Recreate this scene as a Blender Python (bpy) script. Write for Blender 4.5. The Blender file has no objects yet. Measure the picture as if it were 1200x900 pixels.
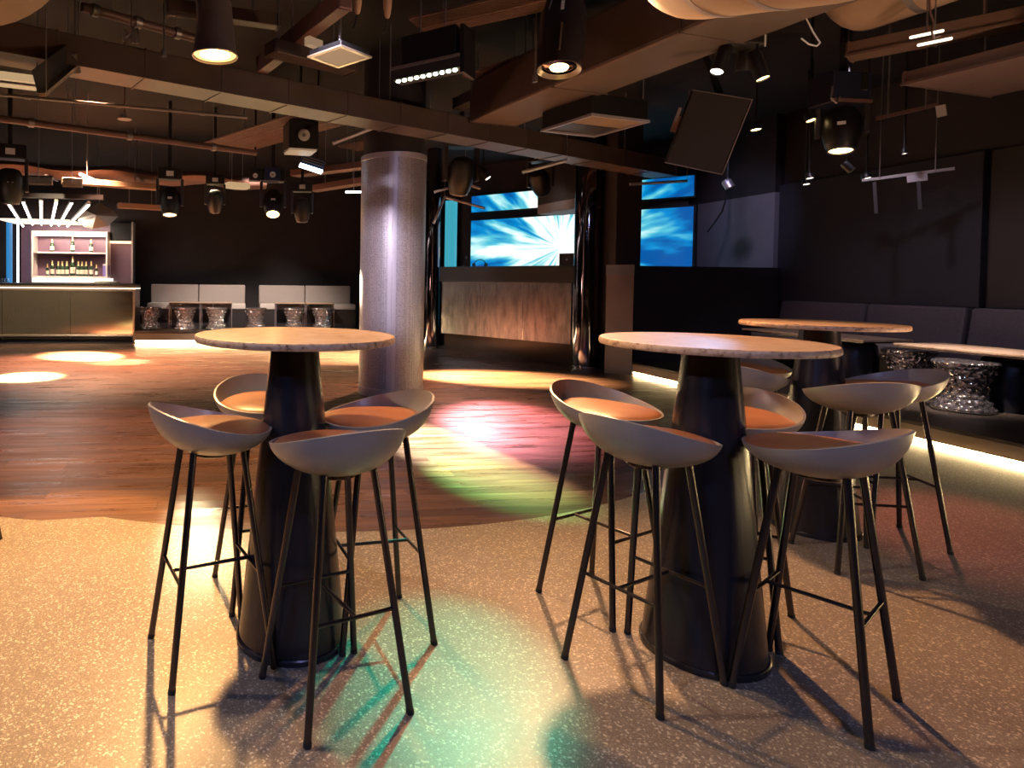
import bpy, bmesh, math, random
from mathutils import Vector, Matrix
random.seed(7)
SC = bpy.context.scene
COL = SC.collection
PI = math.pi

# ------------------------------------------------------------------ camera
F_PX, U0, V0, CAM_H, PITCH, ROLL = 749.62, 359.27, 346.18, 1.2735, 0.0246, 0.0111
YAW = math.radians(6.5)
def _yaw(v):
    c, s = math.cos(YAW), math.sin(YAW)
    return Vector((c*v[0]+s*v[1], -s*v[0]+c*v[1], v[2]))
_f = (0, math.cos(PITCH), -math.sin(PITCH)); _u = (0, math.sin(PITCH), math.cos(PITCH))
FWD = _yaw(_f)
RIGHT = _yaw((math.cos(ROLL), math.sin(ROLL)*_u[1], math.sin(ROLL)*_u[2]))
UP = _yaw((-math.sin(ROLL), math.cos(ROLL)*_u[1], math.cos(ROLL)*_u[2]))
EYE = Vector((0, 0, CAM_H))
cam = bpy.data.cameras.new('camera'); cam_o = bpy.data.objects.new('camera', cam); COL.objects.link(cam_o)
cam.sensor_fit = 'HORIZONTAL'; cam.sensor_width = 36.0; cam.lens = F_PX/1200*36
cam.shift_x = (600-U0)/1200; cam.shift_y = (V0-450)/1200
cam.clip_start = 0.05; cam.clip_end = 100
m = Matrix.Identity(4)
for i, v in enumerate((RIGHT, UP, -FWD)):
    for k in range(3): m[k][i] = v[k]
m.translation = EYE
cam_o.matrix_world = m
SC.camera = cam_o

# surveying helpers: a point of the room from the photograph and a known distance or height
def at(u, v, d): return EYE + d*(FWD + RIGHT*((u-U0)/F_PX) - UP*((v-V0)/F_PX))
def at_z(u, v, z):
    r = FWD + RIGHT*((u-U0)/F_PX) - UP*((v-V0)/F_PX)
    return EYE + r*((z-CAM_H)/r.z)
def room(x, y, z=0): return _yaw((x, y, z))

# ------------------------------------------------------------------ world, colour management
W = bpy.data.worlds.new('world'); SC.world = W; W.use_nodes = True
W.node_tree.nodes['Background'].inputs[0].default_value = (0.55, 0.5, 0.7, 1)
W.node_tree.nodes['Background'].inputs[1].default_value = 0.011
SC.view_settings.view_transform = 'Standard'; SC.view_settings.look = 'None'
SC.view_settings.gamma = 1.0; SC.view_settings.use_curve_mapping = False
SC.view_settings.exposure = 0.0
SC.cycles.max_bounces = 8; SC.cycles.glossy_bounces = 5; SC.cycles.transmission_bounces = 6
SC.cycles.caustics_reflective = False; SC.cycles.caustics_refractive = False
SC.cycles.sample_clamp_indirect = 4.0
SC.cycles.use_denoising = True

# ------------------------------------------------------------------ lamps
def spot(name, loc, target, watts, color, deg, blend=0.4, radius=0.05):
    l = bpy.data.lights.new(name, 'SPOT'); l.energy = watts; l.color = color
    l.spot_size = math.radians(deg); l.spot_blend = blend; l.shadow_soft_size = radius
    o = bpy.data.objects.new(name, l); COL.objects.link(o)
    loc = Vector(loc); o.location = loc
    o.rotation_euler = (Vector(target)-loc).to_track_quat('-Z', 'Y').to_euler()
    return o
def area(name, loc, target, watts, color, sx, sy):
    l = bpy.data.lights.new(name, 'AREA'); l.shape = 'RECTANGLE'; l.size = sx; l.size_y = sy
    l.energy = watts; l.color = color
    o = bpy.data.objects.new(name, l); COL.objects.link(o); loc = Vector(loc); o.location = loc
    o.rotation_euler = (Vector(target)-loc).to_track_quat('-Z', 'Y').to_euler()
    return o
BELL = at(252, 66, 4.3)
CAN = at(655, 82, 4.6)
AMBER = (1.0, 0.53, 0.19); WARM = (1.0, 0.72, 0.45); PINKW = (1.0, 0.80, 0.72)
def beam(name, head, target, watts, color, deg, blend=.9):      # a narrow beam leaving the lens of a stage light
    head = Vector(head); d = (Vector(target)-head).normalized()
    return spot(name, head+d*.42, target, watts, color, deg, blend, .04)
spot('bell_lamp_beam', BELL+Vector((0, 0, -.03)), (-1.02, 2.72, 0), 1150, AMBER, 44, .30, .05)
spot('bell_lamp_spill', BELL+Vector((0, 0, -.03)), (-.6, 2.9, 0), 430, AMBER, 120, .8, .07)
spot('can_lamp_beam', CAN+Vector((0, 0, -.05)), (1.95, 2.0, 1.08), 640, (1.0, .50, .22), 74, .8, .07)
spot('side_lamp_beam', (-2.9, 2.8, 2.6), (1.0, 1.7, 0), 150, (1.0, .74, .62), 62, .6, .05)
spot('overhead_lamp_beam', (-.45, 2.35, 3.35), (0.6, 2.2, 0), 165, (1.0, .74, .50), 84, .7, .05)
spot('behind_camera_lamp_beam', (1.2, -1.6, 3.2), (1.7, 2.6, .5), 150, (.50, .52, 1.0), 80, .7, .1)
spot('hot_spot_beam', (-.45, 11.2, 3.25), tuple(at_z(250, 632, 0)), 5000, (1.0, .80, .46), 3.4, 1.0, .12)
spot('teal_beam', (1.9, 4.6, 3.1), tuple(at_z(520, 785, 0)), 620, (.0, 1.0, .64), 13, .8, .04)
spot('blue_beam', (4.6, 5.0, 3.1), tuple(at_z(745, 400, 1.08)), 900, (.2, .5, 1.0), 7, .8, .04)
beam('pool_beam_column', at(352, 246, 9.2), at_z(530, 524, 0), 26000, (1.0, .78, .50), 13, 1.0)
beam('green_beam_floor', at(355, 200, 7.2), at_z(575, 562, 0), 6000, (.22, 1.0, .26), 13)
beam('pink_beam_floor', at(540, 206, 9.4), at_z(600, 492, 0), 5500, (1.0, .30, .34), 22)
beam('yellow_beam_far', at(320, 238, 9.2), at_z(565, 442, 0), 36000, (1.0, .66, .32), 28)
beam('pool_beam_bar', at(199, 236, 9), at_z(100, 418, 0), 60000, (1.0, .76, .44), 28)
beam('green_beam_bar', at(12, 218, 8), at_z(30, 442, 0), 40000, (.72, 1.0, .50), 28)
beam('red_beam_bar', at(252, 236, 9.3), at_z(140, 424, 0), 26000, (1.0, .22, .14), 24)
beam('yellow_beam_column', at(633, 214, 10.4), at_z(415, 420, 0), 20000, (1.0, .66, .36), 30)
spot('wood_wash_beam', (-1.4, 6.6, 3.3), (-1.2, 5.3, 0), 800, (1.0, .46, .26), 50, .9, .1)
spot('wood_wash_beam', (2.6, 8.8, 3.3), (2.1, 6.9, 0), 1300, (1.0, .48, .26), 50, .9, .1)
spot('wood_wash_beam', (-2.4, 10.4, 3.3), (-1.6, 10.2, 0), 5200, (1.0, .50, .28), 95, .9, .1)
beam('red_beam_right', at(986, 152, 5.5), at_z(1150, 620, 0), 260, (1.0, .28, .16), 26)
spot('column_wash_beam', (.2, 3.4, 3.3), (1.75, 7.0, 1.4), 900, (.95, .84, 1.0), 24, .6, .08)
spot('wall_panel_beam', (5.6, 7.0, 3.3), (7.8, 9.4, 2.0), 120, (.66, .60, 1.0), 44, .7, .08)
spot('back_wash_beam', (.5, 10.6, 3.3), (.4, 13.7, .2), 900, (1.0, .80, .66), 62, .8, .08)
spot('booth_fill', (2.2, 8.2, 3.2), (3.9, 11.3, .8), 600, (1.0, .86, .86), 34, .8, .1)  # added fill so the booth front reads brighter
area('bar_shelf_fill', (-3.7, 14.5, 2.28), (-3.7, 15.3, 1.3), 45, (1.0, .78, .62), 1.4, .1)  # fill put in to brighten the back bar, no lamp stands here
spot('crystal_stool_fill', (5.5, 4.2, 3.3), (6.6, 5.2, .4), 900, (1.0, .82, .74), 26, .8, .06)  # invented light that makes the crystal stools sparkle
spot('bar_front_fill', (-2.6, 9.6, 3.2), (-3.6, 12.95, .45), 900, (1.0, .76, .46), 44, .8, .06)  # added to brighten the mirrored face of the bar
spot('right_bench_beam', (5.6, 5.4, 3.3), (7.3, 6.2, .4), 110, (.82, .70, .86), 80, .8, .08)
spot('ceiling_fill', (4.7, 1.6, .6), (3.2, 3.0, 3.5), 230, (1.0, .60, .38), 120, .8, .2)  # unseen upward fill for the ducts, not a fixture of the club
spot('ceiling_fill', (-4.0, 6.0, 1.2), (-.5, 7.0, 3.6), 80, (1.0, .55, .42), 110, .8, .2)  # another added fill, lifting the ceiling at the left from below
spot('blue_lamp_beam', (-2.6, -1.2, 2.9), (.6, 2.2, .8), 150, (.16, .42, 1.0), 46, .8, .06)

# ------------------------------------------------------------------ materials
def mat(name, color=(.5, .5, .5), rough=.5, metal=0.0, **kw):
    M = bpy.data.materials.new(name); M.use_nodes = True
    b = M.node_tree.nodes['Principled BSDF']
    b.inputs['Base Color'].default_value = (*color, 1); b.inputs['Roughness'].default_value = rough
    b.inputs['Metallic'].default_value = metal
    for k, v in kw.items(): b.inputs[k.replace('_', ' ')].default_value = v
    return M
def nd(M, t, **kw):
    n = M.node_tree.nodes.new(t)
    for k, v in kw.items(): setattr(n, k, v)
    return n
def lk(M, a, b): M.node_tree.links.new(a, b)
def bsdf(M): return M.node_tree.nodes['Principled BSDF']
def coords(M, scale=(1, 1, 1), kind='Object'):
    tc = nd(M, 'ShaderNodeTexCoord'); mp = nd(M, 'ShaderNodeMapping'); mp.inputs['Scale'].default_value = scale
    lk(M, tc.outputs[kind], mp.inputs['Vector']); return mp.outputs['Vector']
def noise(M, vec, scale=5, detail=4, rough=.55):
    n = nd(M, 'ShaderNodeTexNoise'); n.inputs['Scale'].default_value = scale; n.inputs['Detail'].default_value = detail
    n.inputs['Roughness'].default_value = rough
    if vec is not None: lk(M, vec, n.inputs['Vector'])
    return n.outputs['Fac']
def ramp(M, fac, stops):
    r = nd(M, 'ShaderNodeValToRGB'); e = r.color_ramp.elements
    while len(e) < len(stops): e.new(.5)
    for i, (p, c) in enumerate(stops): e[i].position = p; e[i].color = (*c, 1)
    lk(M, fac, r.inputs['Fac']); return r.outputs['Color']
def mixc(M, fac, a, b, mode='MIX'):
    n = nd(M, 'ShaderNodeMix', data_type='RGBA', blend_type=mode)
    if isinstance(fac, (int, float)): n.inputs[0].default_value = fac
    else: lk(M, fac, n.inputs[0])
    for s, v in ((6, a), (7, b)):
        if isinstance(v, tuple): n.inputs[s].default_value = (*v, 1)
        else: lk(M, v, n.inputs[s])
    return n.outputs[2]
def bump(M, h, strength=.2, dist=.01):
    n = nd(M, 'ShaderNodeBump'); n.inputs['Strength'].default_value = strength; n.inputs['Distance'].default_value = dist
    lk(M, h, n.inputs['Height']); lk(M, n.outputs['Normal'], bsdf(M).inputs['Normal'])
def mottled(name, c1, c2, rough=.5, metal=0., scale=6, stretch=(1, 1, 1), bmp=0.0, **kw):
    M = mat(name, c1, rough, metal, **kw)
    f = noise(M, coords(M, stretch), scale)
    lk(M, ramp(M, f, [(.3, c1), (.7, c2)]), bsdf(M).inputs['Base Color'])
    if bmp: bump(M, f, bmp, .004)
    return M
def glow(name, color, strength):
    M = mat(name, (.02, .02, .02), .5)
    b = bsdf(M); b.inputs['Emission Color'].default_value = (*color, 1); b.inputs['Emission Strength'].default_value = strength
    return M

# terrazzo
TERR = mat('terrazzo', (.3, .25, .2), .40)
v = coords(TERR)
def vor(M, vec, scale, feat='F1'):
    n = nd(M, 'ShaderNodeTexVoronoi', feature=feat); n.inputs['Scale'].default_value = scale; lk(M, vec, n.inputs['Vector']); return n
base = ramp(TERR, noise(TERR, v, 1.3, 5), [(.3, (.19, .155, .125)), (.7, (.25, .205, .165))])
n1 = vor(TERR, v, 165); n2 = vor(TERR, v, 260)
sep = nd(TERR, 'ShaderNodeSeparateColor'); lk(TERR, n1.outputs['Color'], sep.inputs[0])
sep2 = nd(TERR, 'ShaderNodeSeparateColor'); lk(TERR, n2.outputs['Color'], sep2.inputs[0])
def gate(M, val, lo, hi):
    n = nd(M, 'ShaderNodeMapRange'); n.inputs['From Min'].default_value = lo; n.inputs['From Max'].default_value = hi
    lk(M, val, n.inputs['Value']); return n.outputs['Result']
def mul(M, a, b):
    n = nd(M, 'ShaderNodeMath', operation='MULTIPLY'); lk(M, a, n.inputs[0])
    if isinstance(b, (int, float)): n.inputs[1].default_value = b
    else: lk(M, b, n.inputs[1])
    return n.outputs[0]
chip_l = mul(TERR, gate(TERR, sep.outputs[0], .80, .84), gate(TERR, n1.outputs['Distance'], .0062, .0048))
c = mixc(TERR, mul(TERR, gate(TERR, sep2.outputs[1], .5, .9), .45), base, (.105, .085, .07))
c = mixc(TERR, mul(TERR, gate(TERR, sep2.outputs[0], .78, .84), .5), c, (.46, .39, .31))
c = mixc(TERR, mul(TERR, gate(TERR, sep.outputs[0], .90, .92), .7), c, (.66, .59, .48))
lk(TERR, c, bsdf(TERR).inputs['Base Color'])
bsdf(TERR).inputs['Specular IOR Level'].default_value = .45

# wood planks (variation per object)
WOOD = mat('dance_floor_wood', (.12, .06, .035), .27)
oi = nd(WOOD, 'ShaderNodeObjectInfo'); geo = nd(WOOD, 'ShaderNodeNewGeometry')
tc = nd(WOOD, 'ShaderNodeMapping'); tc.inputs['Scale'].default_value = (1.0, 22, 1)
addv = nd(WOOD, 'ShaderNodeVectorMath', operation='ADD'); lk(WOOD, geo.outputs['Position'], addv.inputs[0])
cmb = nd(WOOD, 'ShaderNodeCombineXYZ'); rm = nd(WOOD, 'ShaderNodeMath', operation='MULTIPLY'); rm.inputs[1].default_value = 37.0
lk(WOOD, geo.outputs['Random Per Island'], rm.inputs[0]); lk(WOOD, oi.outputs['Random'], cmb.inputs['Z'])
lk(WOOD, rm.outputs[0], cmb.inputs['X']); lk(WOOD, cmb.outputs[0], addv.inputs[1]); lk(WOOD, addv.outputs[0], tc.inputs['Vector'])
g = noise(WOOD, tc.outputs[0], 2.2, 6, .6)
rnd = nd(WOOD, 'ShaderNodeMath', operation='ADD'); lk(WOOD, oi.outputs['Random'], rnd.inputs[0]); lk(WOOD, geo.outputs['Random Per Island'], rnd.inputs[1])
fr = nd(WOOD, 'ShaderNodeMath', operation='FRACT'); lk(WOOD, rnd.outputs[0], fr.inputs[0])
wc = mixc(WOOD, fr.outputs[0], (.090, .047, .034), (.180, .096, .062))
wc2 = mixc(WOOD, ramp(WOOD, g, [(.3, (.35, .35, .35)), (.7, (1.15, 1.1, 1.05))]), (0, 0, 0), wc)
lk(WOOD, mixc(WOOD, 1.0, wc, ramp(WOOD, g, [(.3, (.42, .40, .38)), (.7, (1.15, 1.12, 1.1))]), 'MULTIPLY'), bsdf(WOOD).inputs['Base Color'])
bump(WOOD, g, .16, .002)
tc2 = nd(WOOD, 'ShaderNodeMapping'); tc2.inputs['Scale'].default_value = (.8, 7, 1); lk(WOOD, addv.outputs[0], tc2.inputs['Vector'])
rr_ = nd(WOOD, 'ShaderNodeMapRange'); rr_.inputs['To Min'].default_value = .20; rr_.inputs['To Max'].default_value = .50; rr_.inputs['From Min'].default_value = .3; rr_.inputs['From Max'].default_value = .7
lk(WOOD, noise(WOOD, tc2.outputs[0], 1.6, 4, .6), rr_.inputs['Value']); lk(WOOD, rr_.outputs['Result'], bsdf(WOOD).inputs['Roughness'])

BLACKWALL = mottled('black_wall_paint', (.017, .013, .016), (.026, .020, .024), .7, scale=2)
CEILP = mottled('black_ceiling_paint', (.005, .0045, .006), (.010, .0085, .010), .9, scale=3)
PLUMPANEL = mottled('dark_fabric_panel', (.016, .017, .030), (.021, .021, .036), .8, scale=60)
GREYWALL = mottled('grey_wall_paint', (.17, .165, .19), (.20, .19, .22), .6, scale=2)
PILAST = mottled('taupe_cladding', (.085, .066, .075), (.105, .08, .09), .45, scale=3)
SHELL = mat('grey_moulded_shell', (.30, .275, .255), .34)
lk(SHELL, ramp(SHELL, noise(SHELL, coords(SHELL), 180, 2), [(.4, (.295, .27, .25)), (.6, (.31, .283, .262))]), bsdf(SHELL).inputs['Base Color'])
LEATHER = mat('tan_leather', (.42, .16, .06), .36)
f = noise(LEATHER, coords(LEATHER), 220, 3)
lk(LEATHER, ramp(LEATHER, noise(LEATHER, coords(LEATHER), 8, 3), [(.3, (.36, .135, .055)), (.7, (.47, .19, .08))]), bsdf(LEATHER).inputs['Base Color'])
bump(LEATHER, f, .15, .002)
LEGM = mat('black_lacquered_steel', (.075, .066, .068), .24, .85)
RUBBER = mat('black_rubber', (.012, .012, .012), .7)
CONE = mottled('black_satin_steel', (.032, .032, .042), (.038, .037, .048), .26, .55, scale=3)
TOPM = mat('copper_stone_top', (.5, .36, .25), .30)
tf = noise(TOPM, coords(TOPM), 16, 6, .65)
lk(TOPM, ramp(TOPM, tf, [(.28, (.36, .20, .11)), (.42, (.56, .37, .24)), (.66, (.68, .49, .34))]), bsdf(TOPM).inputs['Base Color'])
bump(TOPM, tf, .1, .003)
TOPEDGE = mat('chipped_stone_edge', (.4, .25, .15), .5)
tf = noise(TOPEDGE, coords(TOPEDGE), 48, 5, .7)
lk(TOPEDGE, ramp(TOPEDGE, tf, [(.34, (.16, .07, .035)), (.44, (.58, .35, .20)), (.7, (.74, .52, .34))]), bsdf(TOPEDGE).inputs['Base Color'])  # edge tones brightened to stand in for light on the rim
bump(TOPEDGE, tf, .35, .002)
CHROME = mat('polished_chrome', (.62, .60, .62), .07, 1.0)
DARKCHROME = mat('black_chrome', (.16, .15, .18), .06, 1.0)
MIRROR = mat('bronze_mirror', (.80, .70, .56), .09, .90)
bump(MIRROR, noise(MIRROR, coords(MIRROR, (6, 1, .6)), 2.2, 2), .05, .02)
BRUSHED = mat('hammered_steel', (.70, .64, .62), .22, 1.0)
lk(BRUSHED, ramp(BRUSHED, noise(BRUSHED, coords(BRUSHED, (4.5, 1, 1.1)), 2.2, 6, .7), [(.32, (.24, .25, .30)), (.50, (.54, .54, .60)), (.7, (.80, .79, .84))]), bsdf(BRUSHED).inputs['Base Color'])
bump(BRUSHED, noise(BRUSHED, coords(BRUSHED, (3, 1, .7)), 2.6, 3), .10, .03)
TRIMMETAL = mat('champagne_metal', (.66, .55, .46), .28, .8)
STEEL = mat('galvanised_steel', (.36, .33, .34), .42, .8)
DUCT = mottled('painted_duct', (.075, .050, .045), (.115, .078, .068), .42, .1, scale=2.5)
TANDUCT = mottled('insulated_duct', (.30, .205, .135), (.38, .265, .18), .55, scale=2.2, stretch=(1, 1, 1), bmp=.15)
PIPEM = mottled('maroon_pipe_paint', (.17, .095, .085), (.22, .125, .11), .45, .2, scale=4)
DECK = mottled('ribbed_deck_boards', (.20, .125, .105), (.27, .17, .14), .6, scale=3, stretch=(1, 8, 1), bmp=.2)
BLACKPL = mat('black_plastic', (.008, .0075, .009), .45)
DARKGREY = mat('dark_grey_plastic', (.032, .030, .036), .4)
GRILLE = mat('speaker_grille', (.024, .018, .024), .6)
nv = vor(GRILLE, coords(GRILLE), 160); bump(GRILLE, nv.outputs['Distance'], .4, .003)
LABELW = mat('white_print', (.75, .75, .75), .5)
FABL = mottled('pale_grey_upholstery', (.34, .30, .29), (.42, .37, .35), .75, scale=50)
FABS = mottled('white_seat_upholstery', (.60, .54, .50), (.68, .62, .58), .6, scale=50)
FABD = mottled('plum_upholstery', (.085, .072, .092), (.11, .094, .118), .7, scale=40)
BASED = mat('dark_bench_base', (.022, .018, .02), .5)
RISERM = mottled('taupe_riser', (.30, .235, .17), (.36, .285, .21), .5, scale=3)
PLATM = mottled('dark_platform_top', (.055, .040, .030), (.085, .062, .045), .4, scale=3)
GLASSB = mat('green_bottle_glass', (.02, .045, .02), .08)
LABELC = mat('cream_label', (.75, .66, .50), .5)
FOIL = mat('gold_foil', (.80, .58, .26), .3, .7)
PURPLE = mat('purple_box', (.18, .13, .42), .5)
CLEAR = mat('clear_glass', (.95, .95, .95), .03, Transmission_Weight=1.0)
CRYST = mat('cut_crystal', (.85, .80, .82), .11, .9)
cv = vor(CRYST, coords(CRYST), 24); bump(CRYST, cv.outputs['Distance'], .8, .03)
lk(CRYST, ramp(CRYST, cv.outputs['Distance'], [(.12, (1., .97, .95)), (.6, (.62, .55, .57))]), bsdf(CRYST).inputs['Base Color'])
PERF = mat('perforated_sheet', (.45, .42, .47), .42, .6)
pv = nd(PERF, 'ShaderNodeTexVoronoi', feature='F1'); pv.inputs['Scale'].default_value = 75; pv.inputs['Randomness'].default_value = .5
lk(PERF, coords(PERF, (1, 1, 1.0)), pv.inputs['Vector'])
lk(PERF, ramp(PERF, pv.outputs['Distance'], [(.22, (.17, .145, .165)), (.42, (.46, .42, .46))]), bsdf(PERF).inputs['Base Color'])
bump(PERF, pv.outputs['Distance'], .4, .004)
PERFTRIM = mat('column_trim_sheet', (.52, .48, .54), .40, .5)
LED_WARM = glow('warm_led_strip', (1.0, .72, .34), 70)
LED_WHITE = glow('white_led_tube', (1.0, .84, .74), 9)
LED_BLUE = glow('blue_led_tube', (.04, .32, .75), .7)
CYAN_GLOW = glow('cyan_glow_chrome', (.06, .52, .68), .7)  # cyan light on chrome, put in as emission
BULB = glow('amber_lamp_face', (1.0, .62, .22), 40)
BULB2 = glow('amber_lens', (1.0, .66, .25), 14)
LENSW = glow('white_lens', (1.0, .86, .72), 7)
LEDGREEN = glow('pale_green_led', (.85, 1.0, .72), 9)
LEDCOOL = glow('cool_led_edge', (.85, .95, 1.0), 8)
TAN_GLOW = glow('tan_glow', (1.0, .62, .36), .28)  # tan light on fixtures, put in as a faint glow
GOLD_GLOW = glow('golden_glow', (1.0, .66, .34), .5)

# screen picture: rays bursting out of a white centre
SCREEN = mat('led_screen', (.01, .01, .01), .4)
tcs = nd(SCREEN, 'ShaderNodeTexCoord'); sx = nd(SCREEN, 'ShaderNodeSeparateXYZ'); lk(SCREEN, tcs.outputs['Object'], sx.inputs[0])
def mth(M, op, a, b=None):
    n = nd(M, 'ShaderNodeMath', operation=op)
    for i, x in enumerate((a, b)):
        if x is None: continue
        if isinstance(x, (int, float)): n.inputs[i].default_value = x
        else: lk(M, x, n.inputs[i])
    return n.outputs[0]
ang = mth(SCREEN, 'ARCTAN2', sx.outputs['Z'], sx.outputs['X'])
rad = mth(SCREEN, 'SQRT', mth(SCREEN, 'ADD', mth(SCREEN, 'POWER', sx.outputs['X'], 2.0), mth(SCREEN, 'POWER', sx.outputs['Z'], 2.0)))
cx = nd(SCREEN, 'ShaderNodeCombineXYZ'); lk(SCREEN, mth(SCREEN, 'COSINE', ang), cx.inputs[0]); lk(SCREEN, mth(SCREEN, 'SINE', ang), cx.inputs[1]); lk(SCREEN, mth(SCREEN, 'MULTIPLY', rad, .16), cx.inputs[2])
rays = noise(SCREEN, cx.outputs[0], 5.5, 3, .5)
val = mth(SCREEN, 'SUBTRACT', mth(SCREEN, 'ADD', mth(SCREEN, 'MULTIPLY', rays, 2.2), -.05), mth(SCREEN, 'MULTIPLY', rad, .42))
sc_col = ramp(SCREEN, val, [(.08, (.0, .09, .36)), (.30, (.0, .25, .60)), (.48, (.10, .55, .68)), (.66, (.55, .90, .92)), (.82, (1, 1, 1))])
lk(SCREEN, sc_col, bsdf(SCREEN).inputs['Emission Color']); bsdf(SCREEN).inputs['Emission Strength'].default_value = 1.1

# ------------------------------------------------------------------ mesh helpers
class MB:
    def __init__(s): s.v = []; s.f = []; s.sm = []
    def add(s, vs, fs, smooth=False):
        o = len(s.v); s.v += [tuple(p) for p in vs]; s.f += [tuple(i+o for i in q) for q in fs]; s.sm += [smooth]*len(fs); return s
    def box(s, x0, x1, y0, y1, z0, z1, M=None):
        vs = [Vector((x, y, z)) for z in (z0, z1) for y in (y0, y1) for x in (x0, x1)]
        if M is not None: vs = [M @ p for p in vs]
        return s.add(vs, [(0, 2, 3, 1), (4, 5, 7, 6), (0, 1, 5, 4), (2, 6, 7, 3), (0, 4, 6, 2), (1, 3, 7, 5)])
    def tube(s, p, q, r, r2=None, n=12, caps=True):
        p, q = Vector(p), Vector(q); r2 = r if r2 is None else r2
        d = (q-p).normalized(); a = d.orthogonal().normalized(); b = d.cross(a)
        vs = []
        for c, rr in ((p, r), (q, r2)):
            for i in range(n):
                t = 2*PI*i/n; vs.append(c+(a*math.cos(t)+b*math.sin(t))*rr)
        s.add(vs, [(i, (i+1) % n, n+(i+1) % n, n+i) for i in range(n)], True)
        if caps:
            s.add(vs[:n], [tuple(range(n-1, -1, -1))]); s.add(vs[n:], [tuple(range(n))])
        return s
    def path(s, pts, r, n=8):
        for a, b in zip(pts[:-1], pts[1:]): s.tube(a, b, r, n=n)
        return s
    def lathe(s, prof, n=40, M=None, cap0=True, cap1=True, smooth=True):
        vs = []
        for r, z in prof:
            for i in range(n):
                t = 2*PI*i/n; p = Vector((r*math.cos(t), r*math.sin(t), z)); vs.append(M @ p if M is not None else p)
        fs = []
        for k in range(len(prof)-1):
            for i in range(n):
                j = (i+1) % n; fs.append((k*n+i, k*n+j, (k+1)*n+j, (k+1)*n+i))
        s.add(vs, fs, smooth)
        if cap0 and prof[0][0] > 1e-5: s.add(vs[:n], [tuple(range(n-1, -1, -1))])
        if cap1 and prof[-1][0] > 1e-5: s.add(vs[-n:], [tuple(range(n))])
        return s
    def prism(s, poly, z0, z1):
        n = len(poly); vs = [(x, y, z0) for x, y in poly]+[(x, y, z1) for x, y in poly]
        fs = [(i, (i+1) % n, n+(i+1) % n, n+i) for i in range(n)]
        s.add(vs, fs); s.add(vs[:n], [tuple(range(n-1, -1, -1))]); s.add(vs[n:], [tuple(range(n))]); return s
    def build(s, name, M, parent=None, bevel=0.0, seg=2):
        me = bpy.data.meshes.new(name); me.from_pydata(s.v, [], s.f); me.update()
        bm = bmesh.new(); bm.from_mesh(me)
        bmesh.ops.remove_doubles(bm, verts=bm.verts, dist=1e-5)
        bmesh.ops.recalc_face_normals(bm, faces=bm.faces)
        bm.to_mesh(me); bm.free()
        if len(me.polygons) == len(s.sm): me.polygons.foreach_set('use_smooth', s.sm)
        elif any(s.sm): me.polygons.foreach_set('use_smooth', [True]*len(me.polygons))
        if any(s.sm):
            try: me.set_sharp_from_angle(angle=math.radians(38))
            except Exception: pass
        me.materials.append(M)
        o = bpy.data.objects.new(name, me); COL.objects.link(o)
        if parent is not None: o.parent = parent
        if bevel:
            b = o.modifiers.new('edge', 'BEVEL'); b.width = bevel; b.segments = seg; b.limit_method = 'ANGLE'
        return o
def tag(o, label, cat, group=None, kind=None):
    o['label'] = label; o['category'] = cat
    if group: o['group'] = group
    if kind: o['kind'] = kind
    return o
def thing(name, label, cat, loc=(0, 0, 0), rotz=0.0, group=None):
    o = bpy.data.objects.new(name, None); COL.objects.link(o); o.empty_display_size = .1
    o.location = loc; o.rotation_euler = (0, 0, rotz)
    return tag(o, label, cat, group)
def struct(o, label=None):
    o['kind'] = 'structure'
    if label: o['label'] = label
    return o
KIDS = {}
def dup(root, loc, rotz, label, kids):
    r = root.copy(); COL.objects.link(r); r.location = loc; r.rotation_euler = (0, 0, rotz); r['label'] = label
    for ch, subs in kids:
        c = ch.copy(); COL.objects.link(c); c.parent = r
        for g2 in subs:
            d = g2.copy(); COL.objects.link(d); d.parent = c
    return r
def rotm(deg, axis='Z'): return Matrix.Rotation(math.radians(deg), 4, axis)

CEIL = 3.75
# ------------------------------------------------------------------ floor
ARC_C, ARC_R = (.77, 6.66), 3.5
def seam(a):
    if a < -.68: return 3.345 - .32*(a+.68)
    if a < 3.2: return ARC_C[1]-math.sqrt(ARC_R**2-(a-ARC_C[0])**2)
    return ARC_C[1]-math.sqrt(ARC_R**2-(3.2-ARC_C[0])**2)+.95*(a-3.2)
xs = [-7, -5, -3, -2, -1.4, -1.0] + [-.68+i*.05 for i in range(78)] + [3.4, 3.8, 4.3, 4.9, 5.565]
poly = [(x, seam(x)) for x in xs] + [(8.0, seam(5.565)), (8.0, -3.0), (-7, -3.0)]
struct(MB().prism(list(reversed(poly)), -.12, 0).build('floor', TERR), 'speckled tan terrazzo floor in front of the wooden dance floor')
sub = MB().box(-7, 8, 3.0, 15.5, -.30, -.13)
wood_root = struct(sub.build('dance_floor', BASED), 'dark brown plank dance floor behind the terrazzo')
PW, PL = .115, 1.25
planks = []
r = 0; b0 = 3.10
while b0 < 12.6:
    off = random.random()*PL
    a = -6.0 - off
    while a < 5.56:
        a0, a1 = max(a, -6.0)+.0008, min(a+PL, 5.56)-.0008
        if a1-a0 > .05: planks.append((a0, a1, b0+.0007, b0+PW-.0007))
        a += PL
    b0 += PW; r += 1
def plank_geo(a0, a1, y0, y1):
    pts = [a0+(a1-a0)*k/60 for k in range(61)]
    if all(seam(x) < y0-.002 for x in pts): return [(a0, y0), (a1, y0), (a1, y1), (a0, y1)]
    keep = [(x, max(y0, seam(x)+.0015)) for x in pts if seam(x)+.0015 < y1]
    if len(keep) < 2: return None
    thin = [p for i_, p in enumerate(keep) if i_ % 4 == 0 or i_ == len(keep)-1]
    return thin + [(thin[-1][0], y1+.0003), (thin[0][0], y1+.0003)]
vis, rest = [], []
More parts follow.
